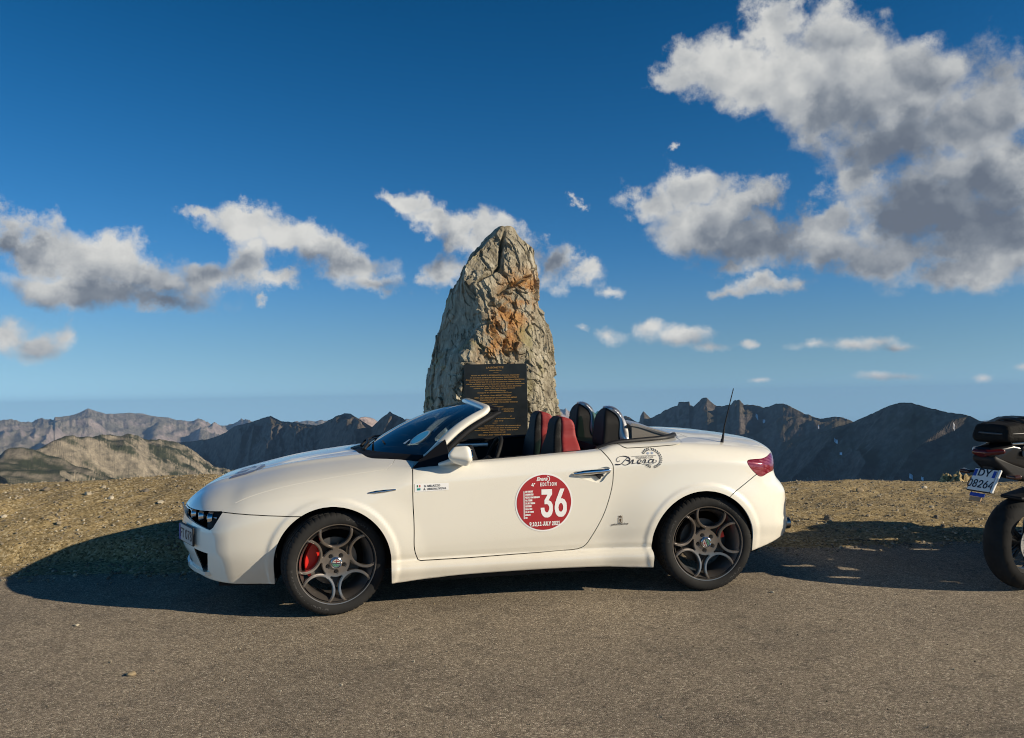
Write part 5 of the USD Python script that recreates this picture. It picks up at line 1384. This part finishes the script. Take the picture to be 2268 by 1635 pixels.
# transparent badge film on the far half of the bonnet
def on_top(shape, off):
    v, f = flat_tris(shape, .02)
    z = Tf(v[:, 0], v[:, 1])
    for _ in range(6): z = z - skin(v[:, 0], v[:, 1], z)
    return trimesh.Trimesh(np.stack([v[:, 0], v[:, 1], z + off], 1), f, process=False)
FILM = flat('badge_film', (.20, .22, .30), .3); FILM2 = flat('badge_film_light', (.55, .60, .66), .25)
bf = obj('bonnet_sticker', on_top(Polygon([(-.72, -.343), (-.60, -.352), (-.555, -.345), (-.535, -.27), (-.51, -.15), (-.53, -.02), (-.60, .06), (-.70, .05)]), .003), FILM, car, smooth=True)
obj('sticker_print', on_top(unary_union([LineString([(-.70, -.29), (-.62, -.30), (-.60, -.15)]).buffer(.018), LineString([(-.58, -.25), (-.555, -.12), (-.59, 0)]).buffer(.016), Point(-.66, -.1).buffer(.05)]), .005), FILM2, bf, smooth=True)

# ---------------------------------------------------------------- stickers on the near side
def st(name, shape, x0, z0, layer, material, parent, rot=0.0, cell=.02):
    return obj(name, on_side(shape, x0, z0, .0016 + .0011 * layer, cell, rot), material, parent, smooth=True)
rs = st('race_number_sticker', Point(0, 0).buffer(.196, 48), 1.387, .661, 0, WHITEV, door_lp)
st('sticker_disc', Point(0, 0).buffer(.1855, 48), 1.387, .661, 1, REDV, door_lp)
tx = lambda s, h, w=800, k=1.0, dx=0, dz=0, sp=0, sl=0: affinity.translate(text_shape(s, h, w, k, sl, sp), dx, dz)
let = [affinity.translate(affinity.scale(text_shape('36', .188, 800), .178 / (lambda b: b[2] - b[0])(text_shape('36', .188, 800).bounds), 1, origin=(0, 0)), .066, -.100), tx('EDITION', .0235, 700, .62, .030, .110, .34), tx('4', .0235, 800, .8, -.077, .110), Point(-.064, .129).buffer(.0042),
       tx('9,10,11 JULY 2021', .028, 800, .58, .004, -.157), sbox(-.1385, -.105, -.134, .080)]
for k, s in enumerate(['SAN VINCENT', 'COURMAYEUR', 'PICCOLO SAN BERNARDO', "VAL D'ISERE", "COL DE L'ISERAN", 'SESTRIERE', 'ISOLA 2000', 'COL DE TURINI', 'MONACO', 'EZE']):
    t = text_shape(s, .0115, 700, .50)
    let.append(affinity.translate(t, -.128 - t.bounds[0], .071 - .0195 * k))
let.append(affinity.translate(text_shape('Brera', .026, 600, .85, .25), -.012, .146))
let.append(affinity.translate(Point(0, 0).buffer(.020).difference(Point(0, 0).buffer(.016)).intersection(sbox(0, -1, 1, 1)), .022, .158))
st('sticker_lettering', unary_union([g.buffer(.0004) for g in let]), 1.387, .661, 2, WHITEV, door_lp, cell=.03)
# name strip with two flags
st('name_sticker', Polygon([(-.110, -.0265), (.110, -.0215), (.110, .0245), (-.110, .0265)]), .641, .795, 0, WHITEV, door_lp)
nm = unary_union([affinity.translate(text_shape('S. MILAZZO', .0135, 650, 1.0), .002, .0035), affinity.translate(text_shape('A. UBIGALIYEVA', .0135, 650, 1.0), .019, -.0165)])
st('name_lettering', nm, .641, .795, 1, INK, door_lp, rot=.012)
st('flag_green', sbox(-.097, .004, -.0895, .018), .641, .795, 1, GREENV, door_lp)
st('flag_red', sbox(-.082, .004, -.0745, .018), .641, .795, 1, REDF, door_lp)
st('flag_turquoise', sbox(-.097, -.0165, -.0745, -.0025), .641, .795, 1, CYANV, door_lp)
# club script and laurel wreath behind the door; pen strokes in the emblem's own 227 by 109 frame
def mk(u, v):
    fx, fy = 2440 + u / .9072, 1770 + v / .9072
    return 1.884 + (fx - 2461) * .001781 , .885 - .001627 * (fy - 1860) - .0000647 * (fx - 2600)
def stroke(pts, w0, w1=None, n=26):
    q = spline2(np.array([mk(*p) for p in pts]), n)
    ws_ = np.interp(np.linspace(0, 1, n), np.linspace(0, 1, len(np.atleast_1d(w0))), np.atleast_1d(w0)) * .00196
    return unary_union([LineString(q[i:i + 2]).buffer((ws_[i] + ws_[i + 1]) / 4) for i in range(n - 1)])
S_ = [stroke([(36, 66), (34, 69), (28, 70), (25, 65), (29, 57), (40, 51), (55, 50), (68, 54), (73, 60), (70, 66), (60, 64)], [1.6, 1.6, 1.6, 1.6, 2, 3.5, 4.5, 4, 2]),
      stroke([(71, 51), (60, 60), (51, 68), (43, 76), (34, 80), (21, 80)], [1.5, 1.6, 1.8, 2.2, 3.5, 4.5]),
      stroke([(60, 64), (69, 67), (71, 73), (64, 79), (52, 82), (45, 78)], [2, 3.5, 4.2, 3, 1.8, 1.5]),
      stroke([(72, 76), (79, 66), (85, 63), (82, 70), (80, 76)], [1.4, 1.8, 3.2, 4, 4]), stroke([(80, 76), (88, 75), (96, 74)], [2.5, 1.6, 1.4]),
      stroke([(97, 74), (108, 71), (113, 65), (108, 62), (101, 67), (99, 74), (106, 76), (117, 72)], [1.5, 2, 2.4, 2, 3.8, 4, 2, 1.4]),
      stroke([(117, 72), (123, 63), (128, 62), (126, 69), (123, 74)], [1.4, 2, 3.2, 4, 4]), stroke([(123, 74), (131, 73), (138, 72)], [2.5, 1.6, 1.4]),
      stroke([(157, 62), (147, 61), (139, 67), (139, 73), (146, 73), (154, 66), (158, 61), (154, 69), (155, 74), (161, 72), (167, 67), (165, 63)], [2, 2.5, 3.8, 3.2, 2, 2, 3.4, 4, 2.6, 1.5, 1.5, 1.8])]
S_ += [stroke([(80, 50), (168, 46)], 1.0, n=6), stroke([(114, 80), (154, 77)], 1.0, n=6)]
a0 = np.array(mk(87, 60)); a1 = np.array(mk(165, 56))
S_.append(affinity.translate(affinity.rotate(text_shape('TOURING CUP', .0135, 500, .98), math.degrees(math.atan2(a1[1] - a0[1], a1[0] - a0[0])), origin=(0, 0)), *((a0 + a1) / 2)))
wc = np.array([151.0, 56.0]); wr_ = 33.0
def chevron(a):
    c = wc + wr_ * np.array([math.cos(a), -math.sin(a)])
    tdir = np.array([-math.sin(a), -math.cos(a)]); rdir = np.array([math.cos(a), -math.sin(a)])
    return [stroke([c + rdir * 3.8 + tdir * 3.2, c + rdir * 1.5, c], [2.3, 2.3, 1.4], n=5), stroke([c - rdir * 3.8 + tdir * 3.2, c - rdir * 1.5, c], [2.3, 2.3, 1.4], n=5)]
for a in np.radians(list(range(-78, 84, 12))): S_ += chevron(a)
for a in np.radians([100, 112, 124, 136, 148, 258, 246, 234]):
    c = wc + wr_ * np.array([math.cos(a), -math.sin(a)])
    tdir = -np.array([-math.sin(a), -math.cos(a)]); rdir = np.array([math.cos(a), -math.sin(a)])
    S_ += [stroke([c + rdir * 3.8 + tdir * 3.2, c + rdir * 1.5, c], [2.3, 2.3, 1.4], n=5), stroke([c - rdir * 3.8 + tdir * 3.2, c - rdir * 1.5, c], [2.3, 2.3, 1.4], n=5)]
st('club_sticker', unary_union(S_), 0, 0, 1, INK, body_p, cell=.03)
fl_ = [Polygon([mk(*p) for p in q]) for q in ([(135, 38), (141, 33), (147, 38), (141, 43)], [(150, 37), (156, 32), (162, 37), (156, 42)])]
st('flag_print', unary_union(fl_), 0, 0, 1, GREYINK, body_p)
# coachbuilder's badge low on the rear wing
bd = unary_union([affinity.translate(text_shape('pininfarina', .014, 600, 1.25, .35), 0, -.040)])
st('coachbuilder_script', bd, 1.906, .524, 1, INK, body_p, rot=.05)
em = unary_union([sbox(-.013, -.020, .013, .020).difference(sbox(-.009, -.016, .009, .016)), affinity.translate(text_shape('f', .022, 800, 1.0), 0, -.012), Polygon([(-.012, .024), (.012, .024), (.013, .032), (.006, .028), (0, .034), (-.006, .028), (-.013, .032)])])
st('coachbuilder_emblem', em, 1.913, .517, 1, pbr('bronze_badge', (.16, .09, .03), .35, .6), body_p)
# round disc and a small tag behind the windscreen
ga = np.linspace(0, 2 * PI, 41)[:-1]
def on_ws(uc, vc, ru, rv, off):
    return np.vstack([ws(uc + ru * np.cos(ga), vc + rv * np.sin(ga), off), ws(np.array([uc]), np.array([vc]), off)]), np.array([(40, k, (k + 1) % 40) for k in range(40)])
DISCB = flat('pale_blue_disc', (.10, .52, .80), .6); PALE = flat('pale_rim', (.60, .70, .72), .6)
dv, df = on_ws(-.79, .25, .062, .125, .0065); ds = obj('windscreen_disc', (dv, df), PALE, car)
dv, df = on_ws(-.79, .25, .050, .108, .0078); obj('disc_face', (dv, df), DISCB, ds)
q = [ws(np.array([a]), np.array([b]), .0065)[0] for a, b in ((-.72, .12), (-.69, .125), (-.70, .20), (-.715, .20))]
obj('windscreen_tag', (np.array(q), np.array([(0, 1, 2), (0, 2, 3)])), PALE, car)
# ---------------------------------------------------------------- motorcycle parked at the right, seen from behind
MB = math.radians(19)
MOTO = np.array([[math.cos(MB), -math.sin(MB), 0, 3.47], [math.sin(MB), math.cos(MB), 0, 5.44], [0, 0, 1, 0], [0, 0, 0, 1]])
moto = thing('motorcycle', 'dark motorcycle cut off by the right edge, seen from its rear wheel and plate', 'motorcycle', MOTO)
MPAINT = pbr('black_fairing', (.006, .006, .007), .25)
MGREY = pbr('grey_fairing', (.10, .102, .10), .35)
ALU = pbr('brushed_aluminium', (.55, .55, .54), .35, .95)
MTYRE = pbr('motorcycle_tyre', (.012, .012, .012), .8, specular_ior_level=.2, vary=.4, scale=9, bump=.1, bscale=140)
def mtyre(Rr, w):
    prof = [(Rr - .105, .045)] + [(Rr - .10 + .10 * math.cos(t) ** .75, w / 2 * math.sin(t)) for t in np.linspace(math.radians(88), math.radians(3), 14)]
    prof = prof + [(r, -y) for r, y in prof[::-1]]
    t = revolve(prof, 240)
    v = t.vertices.reshape(240, len(prof), 3)
    for k in range(240):
        for j, (r, y) in enumerate(prof):
            if r > Rr - .05 and ((k * 1.0 + abs(y) * 190) % 15) < 1.6 and abs(y) > .012:
                v[k, j, [0, 2]] *= .986
    t.vertices = v.reshape(-1, 3)
    if t.volume < 0: t.invert()
    return t
def mwheel(x, Rr, w, dr):
    q = xf('wheel', moto, T(x, 0, Rr))
    obj('tyre', mtyre(Rr, w), MTYRE, q, smooth=40)
    rim = revolve([(Rr - .098, .052), (Rr - .106, .056), (Rr - .113, .050), (Rr - .135, .03), (Rr - .135, -.03), (Rr - .113, -.050), (Rr - .106, -.056), (Rr - .098, -.052)], 80)
    sp = []
    for k in range(5):
        for s_ in (-1, 1):
            a = math.radians(72 * k + 9 * s_)
            sp.append(tube([(.05 * math.cos(a), .0, .05 * math.sin(a)), ((Rr - .13) * math.cos(a), 0, (Rr - .13) * math.sin(a))], [.016, .010], 8))
    hb = trimesh.creation.cylinder(.055, .12, 24); hb.apply_transform(R('x', 90))
    obj('rim', trimesh.util.concatenate([rim, hb] + sp), pbr('rim_black', (.02, .02, .02), .3) if not stage.GetPrimAtPath('/World/Looks/rim_black') else UsdShade.Material.Get(stage, '/World/Looks/rim_black'), q, smooth=35)
    ring_ = Point(0, 0).buffer(dr, 48).difference(Point(0, 0).buffer(dr - .034, 48))
    hol = unary_union([Point((dr - .009 - .009 * (k % 3)) * math.cos(k * 2 * PI / 42), (dr - .009 - .009 * (k % 3)) * math.sin(k * 2 * PI / 42)).buffer(.0028, 6) for k in range(42)])
    car_ = unary_union([LineString([(.03 * math.cos(t), .03 * math.sin(t)), ((dr - .03) * math.cos(t + .25), (dr - .03) * math.sin(t + .25))]).buffer(.009) for t in np.arange(5) * 2 * PI / 5] + [Point(0, 0).buffer(.045, 20).difference(Point(0, 0).buffer(.025, 20))])
    dm = extrude(unary_union([ring_.difference(hol), car_]), .005); dm.apply_transform(R('x', 90)); dm.apply_translation([0, -.075, 0])
    obj('brake_disc', dm, ALU, q)
    return q
rw = mwheel(0.0, .315, .185, .122)
fw = mwheel(1.44, .300, .120, .150)
def part(name, m, mt, parent=None, smooth=45):
    return obj(name, from_m3(m) if isinstance(m, m3.Manifold) else m, mt, parent or moto, smooth=smooth)
H_ = hull_spheres
part('brake_caliper', H_([(.07, -.085, .43, .022), (.10, -.085, .39, .022), (.07, -.075, .41, .025)]), pbr('moto_caliper', (.25, .2, .1), .4, .6))
part('swingarm', H_([(0, -.115, .315, .030), (.50, -.115, .37, .045)]) + H_([(0, .115, .315, .030), (.50, .115, .37, .045)]) + H_([(.40, -.115, .37, .04), (.40, .115, .37, .04), (.5, -.1, .4, .04), (.5, .1, .4, .04)]), TRIM)
part('axle_nut', trimesh.creation.cylinder(.022, .30, 12).apply_transform(R('x', 90)).apply_translation([0, 0, .315]), ALU)
part('hugger', H_([(-.10, -.07, .625, .012), (-.10, .07, .625, .012), (.12, -.09, .655, .014), (.12, .09, .655, .014), (.30, -.09, .56, .014), (.30, .09, .56, .014)]), BLACK)
part('engine', H_([(.45, -.17, .30, .06), (.45, .17, .30, .06), (.95, -.18, .30, .06), (.95, .18, .30, .06), (.55, -.17, .55, .06), (.55, .17, .55, .06), (1.0, -.14, .60, .05), (1.0, .14, .60, .05)]), TRIM)
part('exhaust_silencer', H_([(-.02, -.19, .50, .052), (.42, -.17, .36, .045)]), pbr('exhaust_steel', (.32, .31, .30), .35, .9))
part('frame', H_([(.35, -.12, .62, .03), (1.15, -.06, .92, .04)]) + H_([(.35, .12, .62, .03), (1.15, .06, .92, .04)]), TRIM)
part('fuel_tank', H_([(.62, -.13, .86, .07), (.62, .13, .86, .07), (1.05, -.15, .98, .08), (1.05, .15, .98, .08), (.85, 0, 1.02, .09)]), MPAINT)
part('seat', H_([(-.12, -.09, .965, .035), (-.12, .09, .965, .035), (.30, -.13, .90, .045), (.30, .13, .90, .045), (.62, -.10, .89, .045), (.62, .10, .89, .045)]), LEATHER)
tail = part('tail_fairing', H_([(-.335, -.045, .945, .035), (-.335, .045, .945, .035), (-.30, -.06, .905, .03), (-.30, .06, .905, .03), (.30, -.14, .86, .03), (.30, .14, .86, .03), (.30, -.14, .74, .03), (.30, .14, .74, .03), (-.20, -.075, .97, .03), (-.20, .075, .97, .03)]), MPAINT)
for s_ in (-1, 1):
    part('tail_panel', H_([(-.14, s_ * .125, .945, .010), (-.14, s_ * .128, .925, .010), (.30, s_ * .175, .895, .010), (.30, s_ * .175, .855, .010)]), MGREY, tail)
    part('grab_rail', tube(spline2([(-.20, s_ * .09, 1.0), (-.05, s_ * .14, 1.005), (.15, s_ * .16, .98), (.25, s_ * .15, .95)], 16), .011, 8), ALU, tail)
part('under_tray', H_([(-.33, -.06, .90, .03), (-.33, .06, .90, .03), (-.20, -.07, .80, .03), (-.20, .07, .80, .03), (.2, -.10, .72, .03), (.2, .10, .72, .03), (.25, 0, .80, .05)]), BLACK, tail)
RLAMP = pbr('motorcycle_tail_lamp', (.07, .006, .006), .2)
part('tail_lamp', H_([(-.368, -.045, .945, .020), (-.368, .045, .945, .020), (-.30, -.105, .955, .016), (-.30, .105, .955, .016), (-.345, 0, .925, .02)]), RLAMP, tail)
# plate on its bracket
pmx = T(-.315, 0, .775) @ R('y', 0)
e_x, e_z = np.array([0, -1.0, 0]), np.array([.52, 0, .854]); e_n = np.cross(e_x, e_z)
PM = np.eye(4); PM[:3, 0], PM[:3, 1], PM[:3, 2], PM[:3, 3] = e_x, e_z, e_n, (-.352, 0, .756)
pl = xf('number_plate', moto, PM)
obj('plate_frame', rbox(.184, .172, .012, .004), TRIM, pl)
obj('plate_board', rbox(.170, .160, .006, .002).apply_translation([0, 0, .0065]), pbr('plate_white', (.66, .66, .64), .4), pl)
for dx in (-.071, .071): obj('plate_band', rbox(.022, .050, .002, .0008).apply_translation([dx, .046, .0105]), BLUEV, pl)
obj('plate_lettering', extrude(text_shape('DY', .052, 600, 1.05), .0015).apply_translation([0, .026, .0100]), INK, pl)
obj('plate_lettering', extrude(text_shape('08264', .056, 600, .80), .0015).apply_translation([0, -.060, .0100]), INK, pl)
obj('plate_tab', rbox(.11, .026, .006, .002).apply_translation([0, -.108, 0]), BLUEV, pl)
obj('reflector', rbox(.085, .030, .012, .003).apply_translation([0, -.140, 0]), pbr('amber_reflector', (.35, .22, .12), .3), pl)
obj('plate_lamp', rbox(.018, .17, .016, .005).apply_translation([.100, .0, .006]), pbr('pale_strip', (.7, .7, .68), .35), pl)
part('plate_bracket', H_([(-.29, -.03, .86, .018), (-.29, .03, .86, .018), (-.30, -.03, .76, .012), (-.30, .03, .76, .012), (-.15, 0, .84, .03)]), BLACK, tail)
for s_ in (-1, 1):
    tb = part('turn_signal', H_([(-.31, s_ * .15, .795, .013), (-.285, s_ * .205, .798, .016), (-.315, s_ * .20, .797, .014)]), pbr('signal_smoke', (.05, .02, .015), .15) if s_ < 0 else UsdShade.Material.Get(stage, '/World/Looks/signal_smoke'))
    part('signal_stalk', H_([(-.27, s_ * .07, .80, .008), (-.29, s_ * .16, .797, .008)]), BLACK, tb)
# front half, out of the frame but casting its shadow
part('fork', tube([(1.44, -.11, .30), (1.16, -.11, .98)], .03, 10), ALU); part('fork', tube([(1.44, .11, .30), (1.16, .11, .98)], .03, 10), ALU)
part('front_mudguard', H_([(1.30, -.06, .60, .015), (1.30, .06, .60, .015), (1.50, -.07, .63, .015), (1.50, .07, .63, .015), (1.62, -.06, .56, .015), (1.62, .06, .56, .015)]), MPAINT)
part('front_fairing', H_([(1.12, -.18, .80, .04), (1.12, .18, .80, .04), (1.46, -.09, .92, .05), (1.46, .09, .92, .05), (1.16, -.19, 1.08, .03), (1.16, .19, 1.08, .03), (1.36, 0, 1.10, .04)]), MPAINT)
part('handlebar', tube(spline2([(.98, -.40, 1.07), (1.06, -.28, 1.08), (1.13, -.08, 1.05), (1.13, .08, 1.05), (1.06, .28, 1.08), (.98, .40, 1.07)], 30), .014, 8), TRIM)
for s_ in (-1, 1): part('mirror', H_([(1.10, s_ * .36, 1.26, .03), (1.10, s_ * .46, 1.28, .03), (1.10, s_ * .42, 1.23, .03)]) + H_([(1.08, s_ * .25, 1.08, .008), (1.10, s_ * .38, 1.24, .008)]), BLACK)
part('side_fairing', H_([(.55, -.19, .45, .02), (1.10, -.21, .45, .02), (1.25, -.20, .85, .02), (.75, -.17, .80, .02)]) + H_([(.55, .19, .45, .02), (1.10, .21, .45, .02), (1.25, .20, .85, .02), (.75, .17, .80, .02)]), MPAINT)
part('side_stand', H_([(.55, .16, .30, .015), (.60, .34, .015, .014)]), ALU)
# a second one of the kind stands farther back, outside the frame: only its shadow shows
m2 = UsdGeom.Xform.Define(stage, path_of('motorcycle'))
m2.GetPrim().GetReferences().AddInternalReference(moto)
m2.ClearXformOpOrder(); m2.AddTransformOp(opSuffix='place').Set(Gf.Matrix4d(*(MOTO @ T(0, 0, 0)).T.ravel().tolist()) * Gf.Matrix4d(1, 0, 0, 0, 0, 1, 0, 0, 0, 0, 1, 0, 1.05, .80, .02, 1))
tag(m2.GetPrim(), 'second motorcycle standing farther back, out of the picture to the right', 'motorcycle')
# soft bag strapped on the tail
bag = thing('tail_bag', 'black soft bag strapped on the tail of the motorcycle', 'bag', MOTO)
CANVAS = pbr('black_canvas', (.006, .006, .006), .8, specular_ior_level=.15, bump=.5, bscale=60)
bm = H_([(-.265, -.105, 1.045, .035), (-.265, .105, 1.045, .035), (-.255, -.095, 1.095, .035), (-.255, .095, 1.095, .035), (.20, -.12, 1.03, .045), (.20, .12, 1.03, .045), (.16, -.11, 1.10, .045), (.16, .11, 1.10, .045), (-.03, 0, 1.105, .05)])
t = from_m3(bm.refine_to_length(.02)); 
nv = t.vertex_normals; t.vertices = t.vertices + nv * ((fb(np.array(t.vertices) * 11, 3, 5) - .5) * .022)[:, None]
trimesh.smoothing.filter_taubin(t, iterations=4)
obj('bag_body', t, CANVAS, bag, smooth=180)
obj('zip', tube(spline2([(.16, -.158, 1.07), (0, -.148, 1.07), (-.20, -.142, 1.07), (-.288, -.105, 1.07), (-.302, 0, 1.07), (-.288, .105, 1.07)], 40), .006, 6), pbr('zip_grey', (.10, .10, .10), .4, .5), bag)
for x in (-.10, .08):
    obj('strap', tube(spline2([(x, -.140, 1.0), (x, -.148, 1.07), (x, -.10, 1.138), (x, 0, 1.158), (x, .10, 1.138), (x, .148, 1.07)], 30), .009, 6), TRIM, bag)
# ---------------------------------------------------------------- thin mountain air
hz = trimesh.creation.box([50000, 50000, 3000.0]); hz.apply_translation([0, 0, -1500.0]); hz.apply_transform(R('x', -HAZE_TILT)); hz.apply_translation([0, 0, 200.0])
hp2 = obj('haze', hz, mat('mountain_air', {'v': ('principled_volume', {'color': (.285, .485, .755), 'density': HAZE_DENSITY, 'anisotropy': 0.1})}, [], surface=None, volume='v.volume'), smooth=False)
stage.GetPrimAtPath(hp2).SetCustomDataByKey('kind', 'stuff')
